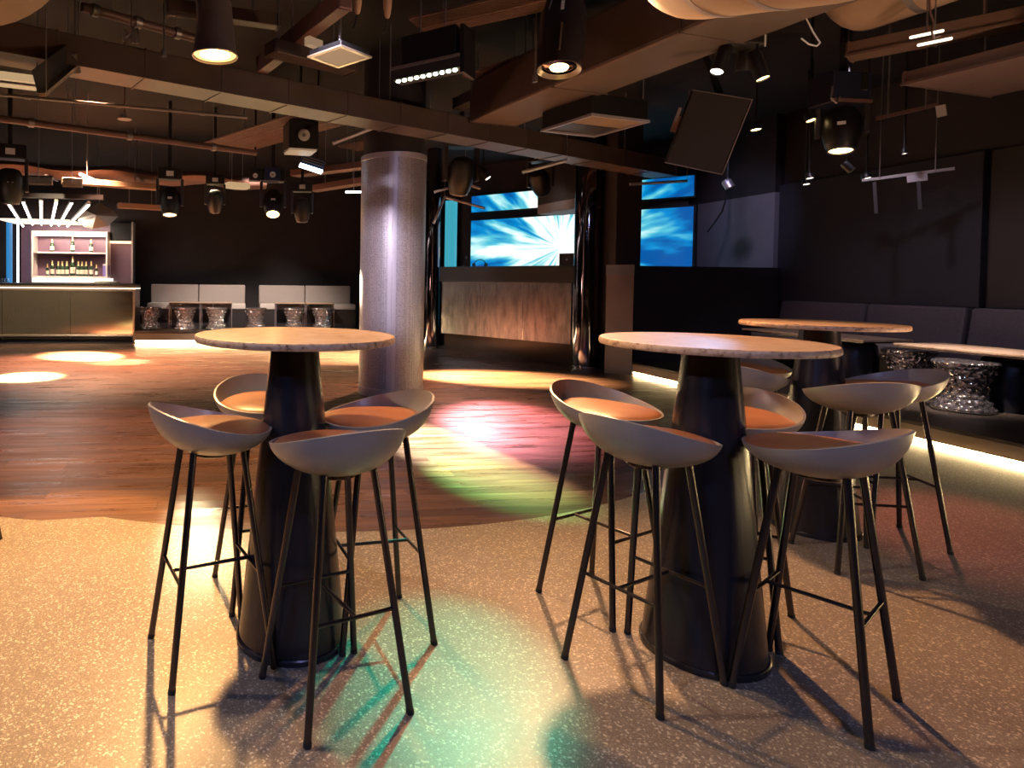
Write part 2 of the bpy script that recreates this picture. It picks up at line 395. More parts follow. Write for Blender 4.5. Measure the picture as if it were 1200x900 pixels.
for p in planks:
    g_ = plank_geo(*p)
    if not g_: continue
    am, bm_ = (p[0]+p[1])/2, (p[2]+p[3])/2
    seen = p[1] > -.372*bm_-.1
    (vis if seen else rest).append((bm_, g_))
vis.sort(key=lambda t: t[0])
for i, (_, g_) in enumerate(vis[:300]):
    MB().prism(g_, -.13, -random.random()*.0003).build('plank', WOOD, wood_root)
mb = MB()
for _, g_ in vis[300:]+rest: mb.prism(g_, -.13, -random.random()*.0006)
o = mb.build('distant_planks', WOOD, wood_root); o['kind'] = 'stuff'

# ------------------------------------------------------------------ room shell
struct(MB().box(-7.2, 8.2, -3.2, 15.7, CEIL, CEIL+.1).build('ceiling', CEILP), 'black painted ceiling slab above the ducts')
struct(MB().box(-7.2, 8.2, 15.5, 15.7, -.3, CEIL).build('wall_back', BLACKWALL), 'black wall behind the far banquettes and the bar')
struct(MB().box(-7.2, -7.0, -3.2, 15.5, -.3, CEIL).build('wall_left', BLACKWALL), 'black side wall beyond the bar')
struct(MB().box(7.95, 8.15, -3.2, 8.5, -.3, CEIL).build('wall_right', BLACKWALL), 'black wall behind the plum banquette')
struct(MB().box(-7.2, 8.2, -3.2, -3.0, -.3, CEIL).build('wall_front', BLACKWALL), 'black wall behind the viewer')
struct(MB().box(7.80, 8.15, 8.5, 10.05, 1.3, 2.62).build('wall_stage', GREYWALL), 'smooth grey wall section right of the large screen')
struct(MB().box(7.80, 8.15, 8.5, 15.5, -.3, 1.3).add([], []).build('wall_stage_side', BLACKWALL), 'black wall at the side of the stage')
struct(MB().box(7.80, 8.15, 8.5, 15.5, 2.62, CEIL).build('wall_stage_top', BLACKWALL), 'black wall above the grey stage wall')
struct(MB().box(7.80, 8.15, 10.05, 15.5, 1.3, 2.62).build('wall_stage_rear', BLACKWALL), 'black wall behind the large screen')
struct(MB().box(5.48, 7.80, 8.38, 8.50, 0, 1.52).build('wall_partition', BLACKWALL), 'low black partition between stage and banquette')
struct(MB().box(7.86, 7.95, 5.94, 8.49, 1.05, 2.72).build('wall_panel', PLUMPANEL, bevel=.01), 'large dark fabric wall panel above the plum banquette')
struct(MB().box(7.90, 7.95, 2.5, 5.90, 1.05, 2.72).build('wall_panel', BLACKWALL, bevel=.01), 'black wall panel at the near end of the banquette')

# right platform with LED strip
pr = thing('platform', 'low dark platform under the plum banquette with glowing base strip', 'platform'); pr['kind'] = 'structure'
MB().box(5.60, 7.95, -2.9, 8.38, 0, .135).build('platform_body', BASED, pr)
MB().box(5.565, 7.95, -2.9, 8.38, .135, .165).build('platform_top', PLATM, pr, bevel=.004)
MB().box(5.570, 5.60, -2.9, 8.38, .035, .135).build('riser_panel', RISERM, pr)
MB().box(5.575, 5.598, -2.9, 8.36, .008, .030).build('led_strip', LED_WARM, pr)
# back platform
pb = thing('platform', 'low platform under the far banquettes with glowing front edge', 'platform'); pb['kind'] = 'structure'
MB().box(-1.90, 3.6, 12.63, 15.5, 0, .20).build('platform_body', BASED, pb)
MB().box(-1.90, 3.6, 12.60, 15.5, .20, .24).build('platform_top', PLATM, pb, bevel=.004)
MB().box(-1.90, 3.6, 12.605, 12.63, .07, .20).build('riser_panel', RISERM, pb)
MB().box(-1.88, 3.6, 12.608, 12.628, .02, .065).build('led_strip', LED_WARM, pb)

# ------------------------------------------------------------------ round column
CX, CY, CR = 1.775, 7.07, .362
col = thing('column', 'round column wrapped in perforated grey metal with a vertical seam', 'column', (CX, CY, 0)); col['kind'] = 'structure'
MB().lathe([(CR-.02, 2.66), (CR-.02, CEIL)], 48).build('column_core', BLACKWALL, col)
MB().lathe([(CR, .09), (CR, 2.60)], 72).build('perforated_cladding', PERF, col)
MB().lathe([(CR+.004, .0), (CR+.006, .004), (CR+.006, .09), (CR, .094)], 72).build('base_band', PERFTRIM, col)
MB().lathe([(CR, 2.595), (CR+.006, 2.60), (CR+.006, 2.655), (CR-.02, 2.66)], 72).build('top_band', PERFTRIM, col)
for dang in (-7, 7):
    mb = MB()
    th0 = math.radians(-104.5+dang*.55)
    vs = []
    for z in (.09, 2.60):
        for rr in (CR-.01, CR+.008):
            for k in range(4):
                t = th0+math.radians(-3.2+k*6.4/3); vs.append((rr*math.cos(t), rr*math.sin(t), z))
    fs = []
    for k in range(3):
        fs += [(4+k, 5+k, 13+k, 12+k), (k, 8+k, 9+k, 1+k)]
    fs += [(0, 4, 12, 8), (3, 11, 15, 7), (8, 12, 13, 9), (9, 13, 14, 10), (10, 14, 15, 11)]
    mb.add(vs, fs).build('seam_strip', PERFTRIM, col)

# ------------------------------------------------------------------ bar stools
def make_stool(label):
    t = thing('bar_stool', label, 'stool', group='grey shell bar stools with tan leather seats')
    kids = []
    def reg(o, subs=()): kids.append((o, list(subs))); return o
    NA, NT, R, ZB = 56, 10, .207, .688
    def rim(ph): return .768 + .092*((1+math.cos(ph))/2)**1.7
    mb = MB(); vs = []; TH = math.radians(82); NX = 2/2.2
    def surf(off):
        rows = []
        for k in range(NT+1):
            th = TH*k/NT; row = []
            for i in range(NA):
                ph = 2*PI*i/NA; h = rim(ph)
                q = (math.sin(th)/math.sin(TH))**NX; z = ZB+(h-ZB)*((1-math.cos(th)**NX)/(1-math.cos(TH)**NX))
                rr = (R*q)*(1+.02*math.cos(ph)) - off*q
                row.append(Vector((rr*math.sin(ph), -rr*math.cos(ph), z+off*(1-.85*k/NT))))
            rows.append(row)
        return rows
    out, inn = surf(0), surf(.008)
    vv = [p for row in out[1:] for p in row]+[p for row in inn[1:] for p in row]
    n1 = NT*NA; fs = []
    for base_, flip in ((0, False), (n1, True)):
        for k in range(NT-1):
            for i in range(NA):
                j = (i+1) % NA; q = (base_+k*NA+i, base_+k*NA+j, base_+(k+1)*NA+j, base_+(k+1)*NA+i)
                fs.append(q[::-1] if flip else q)
    for i in range(NA):
        j = (i+1) % NA; a, b = (NT-1)*NA+i, (NT-1)*NA+j; fs.append((a, b, n1+b, n1+a))
    c0 = len(vv); vv += [out[0][0], inn[0][0]]
    for i in range(NA):
        j = (i+1) % NA; fs += [(c0, j, i), (c0+1, n1+i, n1+j)]
    mb.add(vv, fs, True); reg(mb.build('seat_shell', SHELL, t))
    # cushion
    mb = MB(); prof = [(.0, .788), (.06, .787), (.12, .784), (.16, .779), (.182, .773), (.189, .767), (.186, .761), (.16, .757), (.0, .752)]
    M = Matrix.Translation((0, .008, 0))
    vv = []; fs = []
    n = 48
    for (rr, z) in prof[1:-1]:
        for i in range(n):
            ph = 2*PI*i/n; cy = math.cos(ph)
            lift = .020*max(0, cy)**2*(rr/.19)**2 if True else 0
            sc = 1-.10*max(0, cy)
            vv.append((rr*sc*math.sin(ph), .010-rr*sc*cy, z+lift))
    m_ = len(prof)-2
    for k in range(m_-1):
        for i in range(n):
            j = (i+1) % n; fs.append((k*n+i, (k+1)*n+i, (k+1)*n+j, k*n+j))
    cc = len(vv); vv += [(0, .01, .788), (0, .01, .752)]
    for i in range(n):
        j = (i+1) % n; fs += [(cc, i, j), (cc+1, (m_-1)*n+j, (m_-1)*n+i)]
    mb.add(vv, fs, True); reg(mb.build('seat_cushion', LEATHER, t))
    # under plate
    reg(MB().lathe([(.055, .680), (.062, .684), (.062, .694)], 24).build('mounting_plate', LEGM, t))
    FT, TP = .168, .084
    def legpt(sx, sy, z): k = z/.705; q = FT+(TP-FT)*k; return Vector((sx*q, sy*q, z))
    for sx, sy in ((-1, -1), (1, -1), (1, 1), (-1, 1)):
        l = reg(MB().tube(legpt(sx, sy, .012), legpt(sx, sy, .712), .0112, n=12).build('leg', LEGM, t))
        gl = MB().tube(legpt(sx, sy, 0), legpt(sx, sy, .014), .0122, n=12).build('foot_cap', RUBBER, l)
        kids[-1][1].append(gl)
    zb = .305
    for sy, nm in ((1, 'footrest'), (-1, 'rear_stretcher')):
        reg(MB().tube(legpt(-1, sy, zb), legpt(1, sy, zb), .0062, n=10).build(nm, LEGM, t))
    p, q = legpt(0, -1, zb), legpt(0, 1, zb); q.x = p.x = 0
    reg(MB().tube(p, q, .0062, n=10).build('cross_stretcher', LEGM, t))
    return t, kids
stools = [
 (-.07, 2.173, -72.3, 'grey bar stool with tan seat, left of the left cone table'),
 (.314, 1.911, 18.8, 'grey bar stool with its back to the viewer, in front of the left cone table'),
 (1.342, 1.93, -67.8, 'grey bar stool turned away at the near left of the middle cone table'),
 (1.806, 1.772, 31.2, 'grey bar stool nearest on the right, its dark seat toward the middle cone table'),
 (.523, 2.296, 96.6, 'grey bar stool with bright tan seat between left cone table and round column'),
 (1.476, 2.386, -157, 'grey bar stool facing the viewer at the far left of the middle cone table'),
 (.13, 2.60, 192.7, 'yellow lit bar stool half hidden behind the left cone table'),
 (1.90, 2.215, 130.6, 'grey bar stool half hidden behind the pillar of the middle cone table'),
 (2.86, 2.627, -14.6, 'grey bar stool with its back to the viewer in front of the farthest cone table'),
 (3.29, 2.856, 73, 'grey bar stool right of the farthest cone table, nearest the platform'),
 (2.74, 3.16, -68, 'grey bar stool left behind the farthest cone table, partly under the middle tabletop'),
 (3.08, 3.50, 175, 'bar stool rearmost behind the farthest cone table with only its tan seat showing'),
 (-1.353, 3.215, 45, 'bar stool cut off by the left photo edge, one dark leg tip showing'),
]
st0, stk = make_stool(stools[0][3])
st0.location = (stools[0][0], stools[0][1], 0); st0.rotation_euler = (0, 0, math.radians(stools[0][2]))
for x, y, a, lb in stools[1:]: dup(st0, (x, y, 0), math.radians(a), lb, stk)

# ------------------------------------------------------------------ cone tables
def make_table(label, loc):
    t = thing('cone_table', label, 'table', loc, group='round bar tables on black cone pillars')
    kids = []
    TR = .352
    a = MB().lathe([(0, 1.0585), (TR-.012, 1.0585), (TR-.012, 1.0795), (TR-.02, 1.080), (0, 1.080)], 96).build('tabletop', TOPM, t)
    rim_ = MB(); n = 96; vv = []; prof = [(TR-.012, 1.0565), (TR-.003, 1.057), (TR, 1.061), (TR+.0005, 1.068), (TR-.001, 1.076), (TR-.004, 1.0797), (TR-.012, 1.080)]
    rnd_ = random.Random(3)
    for r_, z in prof:
        for i in range(n): 
            w = (rnd_.random()-.5)*.0016; th = 2*PI*i/n; vv.append(((r_+w)*math.cos(th), (r_+w)*math.sin(th), z))
    fs = [(k*n+i, k*n+(i+1) % n, (k+1)*n+(i+1) % n, (k+1)*n+i) for k in range(len(prof)-1) for i in range(n)]
    rim_.add(vv, fs, True); b = rim_.build('tabletop_edge', TOPEDGE, a)
    kids.append((a, [b]))
    kids.append((MB().lathe([(.155, 1.048), (.16, 1.050), (.16, 1.0585)], 48).build('top_plate', CONE, t), []))
    kids.append((MB().lathe([(.190, .022), (.188, .04), (.088, 1.0), (.084, 1.048)], 72).build('pillar', CONE, t), []))
    kids.append((MB().lathe([(.197, 0), (.198, .004), (.198, .017), (.194, .022), (.189, .0225)], 72).build('base_ring', CONE, t), []))
    return t, kids
tb0, tbk = make_table('round copper coloured bar table on black cone, leftmost, ringed by four stools', (.217, 2.253, 0))
dup(tb0, (1.641, 2.037, 0), .9, 'large round copper coloured bar table on black cone, middle and nearest', tbk)
dup(tb0, (3.041, 3.011, 0), 2.1, 'round copper coloured bar table on black cone, farthest, near the platform', tbk)

# ------------------------------------------------------------------ bar at the left
bar = thing('bar_counter', 'mirror fronted bar counter with pale metal edge and foot rail', 'bar counter', (-4.2, 13.3, 0))
ox, oy = -4.2, 13.3
def bx(mb, x0, x1, y0, y1, z0, z1): return mb.box(x0-ox, x1-ox, y0-oy, y1-oy, z0, z1)
bx(MB(), -6.8, -1.96, 12.99, 13.65, .03, 1.0).build('carcass', BASED, bar)
bx(MB(), -6.8, -1.94, 12.93, 13.70, 1.115, 1.145).build('worktop', BLACKPL, bar, bevel=.004)
bx(MB(), -6.8, -1.94, 12.95, 13.68, 1.065, 1.115).build('fascia', TRIMMETAL, bar, bevel=.006)
bx(MB(), -6.8, -1.94, 12.94, 13.68, 1.050, 1.065).build('light_strip', glow('bar_edge_light', (1.0, .78, .58), 3.0), bar)
bx(MB(), -6.8, -1.94, 12.955, 13.68, 1.0, 1.050).build('fascia', TRIMMETAL, bar, bevel=.006)
for x0, x1 in ((-6.8, -5.72), (-5.71, -4.46), (-4.45, -3.185), (-3.175, -1.985)):
    bx(MB(), x0, x1, 12.965, 12.99, .10, .998).build('mirror_panel', MIRROR, bar)
bx(MB(), -1.985, -1.945, 12.95, 13.66, .0, 1.0).build('end_post', TRIMMETAL, bar, bevel=.004)
bx(MB(), -6.8, -1.985, 12.985, 13.0, .0, .10).build('kick_plate', BASED, bar)
MB().tube((-6.8-ox, 12.88-oy, .13), (-1.95-ox, 12.88-oy, .13), .020).build('foot_rail', TRIMMETAL, bar)
for x in (-5.7, -4.46, -3.18, -2.0):
    MB().tube((x-ox, 12.88-oy, .13), (x-ox, 12.99-oy, .06), .012).build('rail_bracket', TRIMMETAL, bar)
# back bar
bb = thing('back_bar', 'open back bar shelving with light frame against plum panels', 'shelving', (-3.68, 15.2, 0)); ox, oy = -3.68, 15.2
PLUMB = mottled('plum_backing', (.16, .085, .12), (.20, .11, .15), .4, scale=2)
LITFRAME = mat('pale_frame_lacquer', (.72, .60, .54), .4)
bx(MB(), -4.86, -2.30, 15.36, 15.45, .0, 2.55).build('backing_panel', PLUMB, bb)
bx(MB(), -2.84, -2.31, 15.20, 15.36, 2.12, 2.54).build('cabinet_door', BLACKPL, bb, bevel=.004)
bx(MB(), -2.84, -2.31, 15.18, 15.36, 2.07, 2.115).build('cabinet_lamp', glow('cabinet_lamp', (1.0, .66, .36), 2.5), bb)
bx(MB(), -2.335, -2.30, 15.0, 15.36, 0, 2.55).build('side_panel', LITFRAME, bb)
bx(MB(), -4.86, -2.30, 14.92, 15.36, .0, 1.14).build('cabinet', BASED, bb)
bx(MB(), -4.50, -2.80, 14.95, 15.36, 1.15, 1.255).build('lit_ledge', glow('lit_ledge', (1.0, .86, .70), 1.6), bb)
for x0, x1, nm in ((-4.53, -4.49, 'upright'), (-2.90, -2.86, 'upright')):
    bx(MB(), x0, x1, 15.0, 15.36, 1.26, 2.31).build(nm, LITFRAME, bb, bevel=.004)
bx(MB(), -4.49, -2.90, 15.0, 15.36, 2.22, 2.31).build('top_rail', LITFRAME, bb, bevel=.004)
for z in (1.26, 1.805):
    bx(MB(), -4.49, -2.90, 15.0, 15.36, z, z+.035).build('shelf', LITFRAME, bb, bevel=.003)
bx(MB(), -4.48, -2.91, 15.0, 15.03, 2.20, 2.22).build('shelf_light', LED_WHITE, bb)
bx(MB(), -4.82, -4.785, 14.95, 14.985, 1.14, 2.46).build('light_tube', glow('pale_blue_tube', (.70, .80, 1.0), 5), bb)
# bottles
def make_bottle(h, r, name, label, foil=True, labelled=True, group=None):
    t = thing(name, label, 'bottle', group=group); k = []
    k.append((MB().lathe([(r*.9, 0), (r, .01), (r, h*.52), (r*.86, h*.62), (r*.40, h*.76), (r*.33, h*.97), (r*.36, h)], 14).build('glass_body', GLASSB, t), []))
    if labelled: k.append((MB().lathe([(r*1.02, h*.14), (r*1.02, h*.44)], 14).build('paper_label', LABELC, t), []))
    if foil: k.append((MB().lathe([(r*.62, h*.70), (r*.44, h*.77), (r*.38, h*.98), (r*.40, h*1.005)], 14).build('neck_foil', FOIL, t), []))
    return t, k
pA, kA = make_bottle(.34, .046, 'champagne_bottle', '', group='champagne bottles on the lower bar shelf')
low = [(55.3, .27, 'small slim bottle at the left end of the lower bar shelf'), (61, .345, 'gold necked bottle with tall white label, second from left on the lower shelf'),
 (67.7, .335, 'gold foil champagne bottle third from left on the lower shelf'), (72.4, .335, 'gold foil champagne bottle fourth from left on the lower shelf'), (77.7, .335, 'gold foil champagne bottle just left of the tall bottle'),
 (84.3, .46, 'tallest champagne bottle in the middle of the lower bar shelf'),
 (90.7, .335, 'gold foil champagne bottle just right of the tall bottle'), (95, .335, 'gold foil champagne bottle second to the right of the tall bottle'), (99.7, .335, 'gold foil champagne bottle third to the right of the tall bottle'),
 (105.7, .345, 'gold necked bottle with tall white label, second from right on the lower shelf'), (111.7, .27, 'small slim bottle at the right end of the lower bar shelf, beside a purple box')]
first = True
for u, h, lb in low:
    x = at(u, 320, 14.55).x; s = h/.34
    if first: o = pA; first = False; o['label'] = lb; o.location = (x, 15.14, 1.295)
    else: o = dup(pA, (x, 15.14, 1.295), 0, lb, kA)
    w = .75 if h < .3 else (1.25 if h > .4 else 1.0)
    o.scale = (w, w, s)
for u, h, lb in ((61, .29, 'lit spirit bottle at the left of the upper bar shelf'), (84.3, .36, 'lit spirit bottle in the middle of the upper bar shelf'), (105.5, .30, 'lit spirit bottle at the right of the upper bar shelf')):
    o = dup(pA, (at(u, 295, 14.55).x, 15.14, 1.84), 0, lb, kA); o.scale = (1, 1, h/.34); o['group'] = 'spirit bottles on the upper bar shelf'
t = thing('gift_box', 'purple gift carton at the right end of the lower bar shelf', 'box', (at(122.5, 320, 14.5).x, 15.14, 1.295))
MB().box(-.07, .07, -.05, .05, 0, .25).build('carton', PURPLE, t, bevel=.003)
MB().box(-.073, .073, -.053, .053, .25, .285).build('carton_lid', LITFRAME, t, bevel=.003)
# tumblers on counter
tu = thing('tumbler', 'first clear tumbler of the row on the bar counter at the left photo edge', 'glass', (at(2, 331, 13).x, 13.2, 1.145), group='tumblers on the bar counter')
tk = [(MB().lathe([(.026, 0), (.034, .09), (.031, .09), (.024, .008), (0, .008)], 14).build('glass_wall', CLEAR, tu), [])]
for i, nm in ((1, 'second'), (2, 'third'), (3, 'fourth'), (4, 'fifth, nearest the vertical light tube')):
    dup(tu, (at(2+3.6*i, 331, 13).x, 13.2, 1.145), 0, 'clear tumbler, %s of the row on the bar counter' % nm if i < 4 else 'last clear tumbler of the row on the bar counter, nearest the vertical light tube', tk)
t = thing('folded_cloth', 'white crumpled cloth on the right of the lit bar ledge', 'cloth', (at(128, 328, 13.3).x, 13.45, 1.145))
mb = MB(); 
for i in range(5): mb.lathe([(.10-.012*i, .0), (.11-.01*i, .02), (.08, .045), (0, .055)], 10, Matrix.Translation((-.16+.08*i, .02*(i % 2), 0)))
mb.build('cloth_folds', mat('white_cloth', (.72, .68, .62), .8), t)
# light tubes in the bar canopy
can_ = thing('bar_canopy', 'fanned white light tubes hung from a dark canopy above the bar', 'light', (-3.7, 12.5, 0)); ox, oy = -3.7, 12.5
for (u1, v1, u2, v2) in ((8, 236, 27, 265), (27, 237, 38, 263), (48, 236, 48.5, 263), (66, 237, 60, 264), (84, 238, 69, 264), (104, 240, 79, 265)):
    p, q = at(u1, v1, 10.6), at(u2, v2, 13.9); d = Vector((ox, oy, 0))
    MB().tube(p-d, q-d, .022, n=8).build('light_tube', LED_WHITE, can_)
    MB().tube(p-d+Vector((0, 0, .03)), q-d+Vector((0, 0, .03)), .035, n=6).build('tube_housing', DARKGREY, can_)
p = at(56, 234, 10.6); MB().box(-.9, .9, p.y-oy-.04, p.y-oy+.04, p.z+.02, p.z+.10, Matrix.Translation((p.x-ox, 0, 0))).build('front_bar', DARKGREY, can_)
p = at(54, 262, 13.9); MB().box(-.75, .75, p.y-oy-.04, p.y-oy+.04, p.z+.03, p.z+.11, Matrix.Translation((p.x-ox, 0, 0))).build('rear_bar', DARKGREY, can_)
MB().box(-.7, .7, p.y-oy-.9, p.y-oy, p.z-.02, p.z+.02, Matrix.Translation((p.x-ox+.05, 0, 0))).build('reflector_panel', glow('canopy_panel_glow', (1.0, .86, .68), 1.3), can_)  # tube light thrown back by the canopy is put in as glow
for sx in (-.8, .8):
    p = at(56, 234, 10.6); MB().tube((p.x-ox+sx, p.y-oy, p.z+.1), (p.x-ox+sx, p.y-oy, CEIL), .01, n=6).build('hanger_rod', STEEL, can_)
# faceted metal reflector
c = at(116, 254, 12.6)
fr_ = thing('metal_reflector', 'faceted fan shaped metal reflector hanging right of the bar lights', 'reflector', c)
apex, bot = Vector((.02, -.05, .27)), Vector((-.08, -.22, -.26))
rimp = [Vector((-.42, .05, -.08)), Vector((-.25, -.1, .12)), apex, Vector((.28, .05, .12)), Vector((.35, .1, .02)), Vector((.18, -.05, -.18)), bot, Vector((-.25, -.1, -.22))]
ridge = Vector((.0, -.28, 0))
mb = MB(); back = Vector((0, .2, 0))
mb.add(rimp+[ridge, back], [(i, (i+1) % 8, 8) for i in range(8)]+[((i+1) % 8, i, 9) for i in range(8)])
mb.build('facets', mat('satin_gold_metal', (.66, .56, .46), .38, .75), fr_)
MB().tube(apex, (apex.x, apex.y, CEIL-c.z), .008, n=6).build('hanger_rod', STEEL, fr_)
tag(MB().lathe([(.06, 0), (.06, 2.46)], 20, Matrix.Translation(at(11, 300, 13.6)*1.0 - Vector((0, 0, at(11, 300, 13.6).z)))).build('blue_column', LED_BLUE), 'slim blue glowing column at the left end of the back bar', 'column')

# ------------------------------------------------------------------ far banquettes
for x0, x1, lb in ((-1.80, .26, 'left pale grey banquette with two back cushions on the far platform'), (.55, 2.63, 'right pale grey banquette with two back cushions, next to the round column')):
    t = thing('banquette', lb, 'banquette', ((x0+x1)/2, 14.2, .24), group='pale banquettes on the far platform'); w = (x1-x0)/2
    MB().box(-w, w, -.55, .35, 0, .39).build('bench_base', BASED, t)
    nseat = 3 if x0 < 0 else 2
    for i in range(nseat):
        a0, a1 = -w+2*w*i/nseat+.008, -w+2*w*(i+1)/nseat-.008
        MB().box(a0, a1, -.58, .12, .39, .51).build('seat_cushion', FABS, t, bevel=.02)
    for i in range(2):
        a0, a1 = -w+w*i+.008, -w+w*(i+1)-.008
        MB().box(a0, a1, .06, .2, .50, .90).build('back_cushion', FABL, t, bevel=.025)
def crystal(loc, label, first=None):
    t = thing('crystal_stool', label, 'stool', loc, group='cut glass hourglass stools')
    prof = [(.195, 0), (.215, .012), (.215, .035), (.19, .055), (.165, .10), (.145, .16), (.14, .21), (.15, .27), (.175, .34), (.20, .395), (.22, .415), (.225, .435), (.21, .45)]
    k = [(MB().lathe(prof, 36).build('cut_glass_body', CRYST, t), [])]
    mb = MB()
    for r_ in range(6):
        z = .09+r_*.055
        rr = {0: .172, 1: .148, 2: .140, 3: .152, 4: .172, 5: .196}[r_]
        for i in range(14):
            th = 2*PI*(i+.5*(r_ % 2))/14
            M = Matrix.Translation((rr*math.cos(th), rr*math.sin(th), z)) @ Matrix.Rotation(th, 4, 'Z') @ Matrix.Rotation(PI/2, 4, 'Y')
            mb.lathe([(.024, -.004), (.017, .010), (0, .016)], 6, M, smooth=False)
    k.append((mb.build('cut_facets', CRYST, t), [])); k[-1][0]['kind'] = 'stuff'
    return t, k
cs0, csk = crystal((6.50, 5.0, .165), 'cut glass hourglass stool, large and nearest, on the right platform')
dup(cs0, (7.0, 5.90, .165), .3, 'cut glass hourglass stool behind the farthest cone table on the right platform', csk)
for u, lb in ((172, 'far cut glass stool beside the end of the bar counter'), (219, 'far cut glass stool before the left far low table, nearer the bar'), (254, 'far cut glass stool before the left far low table, nearer the gap'),
              (299, 'far cut glass stool in the gap between the two far banquettes'), (343, 'far cut glass stool third to the left of the round column foot'), (376, 'far cut glass stool closest to the round column')):
    p = at(u, 384, 13.4); dup(cs0, (max(p.x, -1.68), 13.05 if u > 180 else 13.2, .24), u*.1, lb, csk)
def frame_table(u0, u1, lb):
    b = 13.42; p, q = at(u0, 355, 13.35).x, at(u1, 355, 13.35).x
    t = thing('low_table', lb, 'table', ((p+q)/2, b, .24), group='thin black frame tables before the far banquettes'); w = (q-p)/2
    MB().box(-w, w, -.2, .2, .53, .545).build('tabletop', TOPM, t)
    for sx in (-1, 1):
        for sy in (-1, 1): MB().box(sx*w-.012*(sx > 0), sx*w+.012*(sx < 0), sy*.2-.012*(sy > 0), sy*.2+.012*(sy < 0), 0, .53).build('leg', STEEL, t)
    MB().box(-w, w, -.2, .2, .515, .53).build('frame', LEGM, t)
frame_table(200, 235.5, 'thin framed low table before the left far banquette, nearest the bar'); frame_table(236.5, 272, 'thin framed low table before the left far banquette, nearest the gap')
frame_table(323, 357.5, 'thin framed low table before the right far banquette, left one'); frame_table(358.5, 392, 'thin framed low table before the right far banquette, nearest the round column')

# ------------------------------------------------------------------ right banquette
rb = thing('banquette', 'long plum upholstered banquette along the right wall', 'banquette', (7.6, 5.5, .165))
MB().box(-.22, .32, -3.0, 2.85, 0, .34).build('bench_base', BASED, rb)
for y0, y1 in ((7.10, 8.34), (5.98, 7.08), (4.60, 5.96), (3.2, 4.58)):
    MB().box(-.28, .16, y0-5.5+.01, y1-5.5-.01, .34, .45).build('seat_cushion', FABL if y0 > 5.97 else FABD, rb, bevel=.025)
    M = Matrix.Translation((.17, 0, .44)) @ Matrix.Rotation(math.radians(8), 4, 'Y')
    MB().box(-.05, .09, y0-5.5+.012, y1-5.5-.012, 0, .45, M).build('back_cushion', FABD, rb, bevel=.03)
def low_table(x, y0, y1, lb, py, dx=.05):
    t = thing('low_table', lb, 'table', (x, (y0+y1)/2, .165), group='stone topped low tables on the right platform'); h = (y1-y0)/2
    MB().box(-.30, .30, -h, h, .515, .540).build('tabletop', TOPM, t, bevel=.006)
    MB().box(-.28, .28, -h+.02, h-.02, .500, .515).build('under_frame', LEGM, t)
    c_ = py-(y0+y1)/2
    MB().lathe([(.19, 0), (.20, .02), (.21, .12), (.21, .36), (.19, .46), (.15, .50)], 40, Matrix.Translation((dx, c_, 0))).build('pedestal', CONE, t)
low_table(6.9, 3.9, 5.72, 'stone topped low table at the right edge, above the nearest cut glass stool', 4.98)
low_table(6.9, 6.02, 7.65, 'stone topped low table behind the farthest cone table', 6.32, -.08)

# ------------------------------------------------------------------ stage / DJ booth
bl, br = Vector((3.84, 11.53, 0)), Vector((5.20, 9.38, 0)); dv = (br-bl); L = dv.length; dv.normalize(); ang_ = math.atan2(dv.y, dv.x)
dj = thing('dj_booth', 'booth fronted with hammered steel on a dark plinth between chrome pillars', 'booth', bl, ang_)
MB().box(0, L, .10, 1.0, 0, .31).build('plinth', mottled('dark_plinth_lacquer', (.06, .042, .03), (.08, .055, .04), .16, .2, scale=2), dj)
for i in range(3):
    MB().box(L*i/3+.003, L*(i+1)/3-.003, 0, .04, .31, 1.27).build('steel_panel', BRUSHED, dj, bevel=.004)
MB().box(0, L, .04, 1.0, .31, 1.27).build('carcass', BASED, dj)
MB().box(-.04, L+.04, -.03, 1.05, 1.27, 1.54).build('counter', mat('blue_black_counter', (.012, .014, .020), .35), dj, bevel=.008)
# things on booth
def onb(x, y, z): return bl + Matrix.Rotation(ang_, 3, 'Z') @ Vector((x, y, z))
t = thing('laptop_case', 'dark square equipment case standing on the right of the booth counter', 'case', onb(L-.22, .35, 1.54), ang_)
MB().box(-.13, .13, -.12, .12, 0, .20).build('case_body', DARKGREY, t, bevel=.006); MB().lathe([(.018, -.124), (.018, -.121)], 12, Matrix.Rotation(PI/2, 4, 'X') @ Matrix.Translation((0, .10, .245))).build('badge', STEEL, t)
t = thing('headphones', 'black headphone arch standing on the left of the booth counter', 'headphones', onb(.62, .3, 1.54), ang_)
MB().path([Vector((.13*math.cos(PI*i/10), 0, .03+.10*math.sin(PI*i/10))) for i in range(11)], .008, 6).build('headband', BLACKPL, t)
for sx in (-1, 1): MB().lathe([(.035, -.015), (.035, .015)], 12, Matrix.Translation((sx*.13, 0, .035)) @ Matrix.Rotation(PI/2, 4, 'Y')).build('ear_cup', BLACKPL, t)
t = thing('microphone', 'small desk microphone on the left end of the booth counter', 'microphone', onb(.25, .3, 1.54), ang_)
MB().lathe([(.05, 0), (.05, .015), (.012, .02)], 16).build('base', BLACKPL, t); MB().tube((0, 0, .02), (.06, 0, .15), .006, n=6).build('gooseneck', BLACKPL, t); MB().lathe([(.0, 0), (.02, .02), (.02, .05), (0, .07)], 10, Matrix.Translation((.06, 0, .14))).build('head', DARKGREY, t)
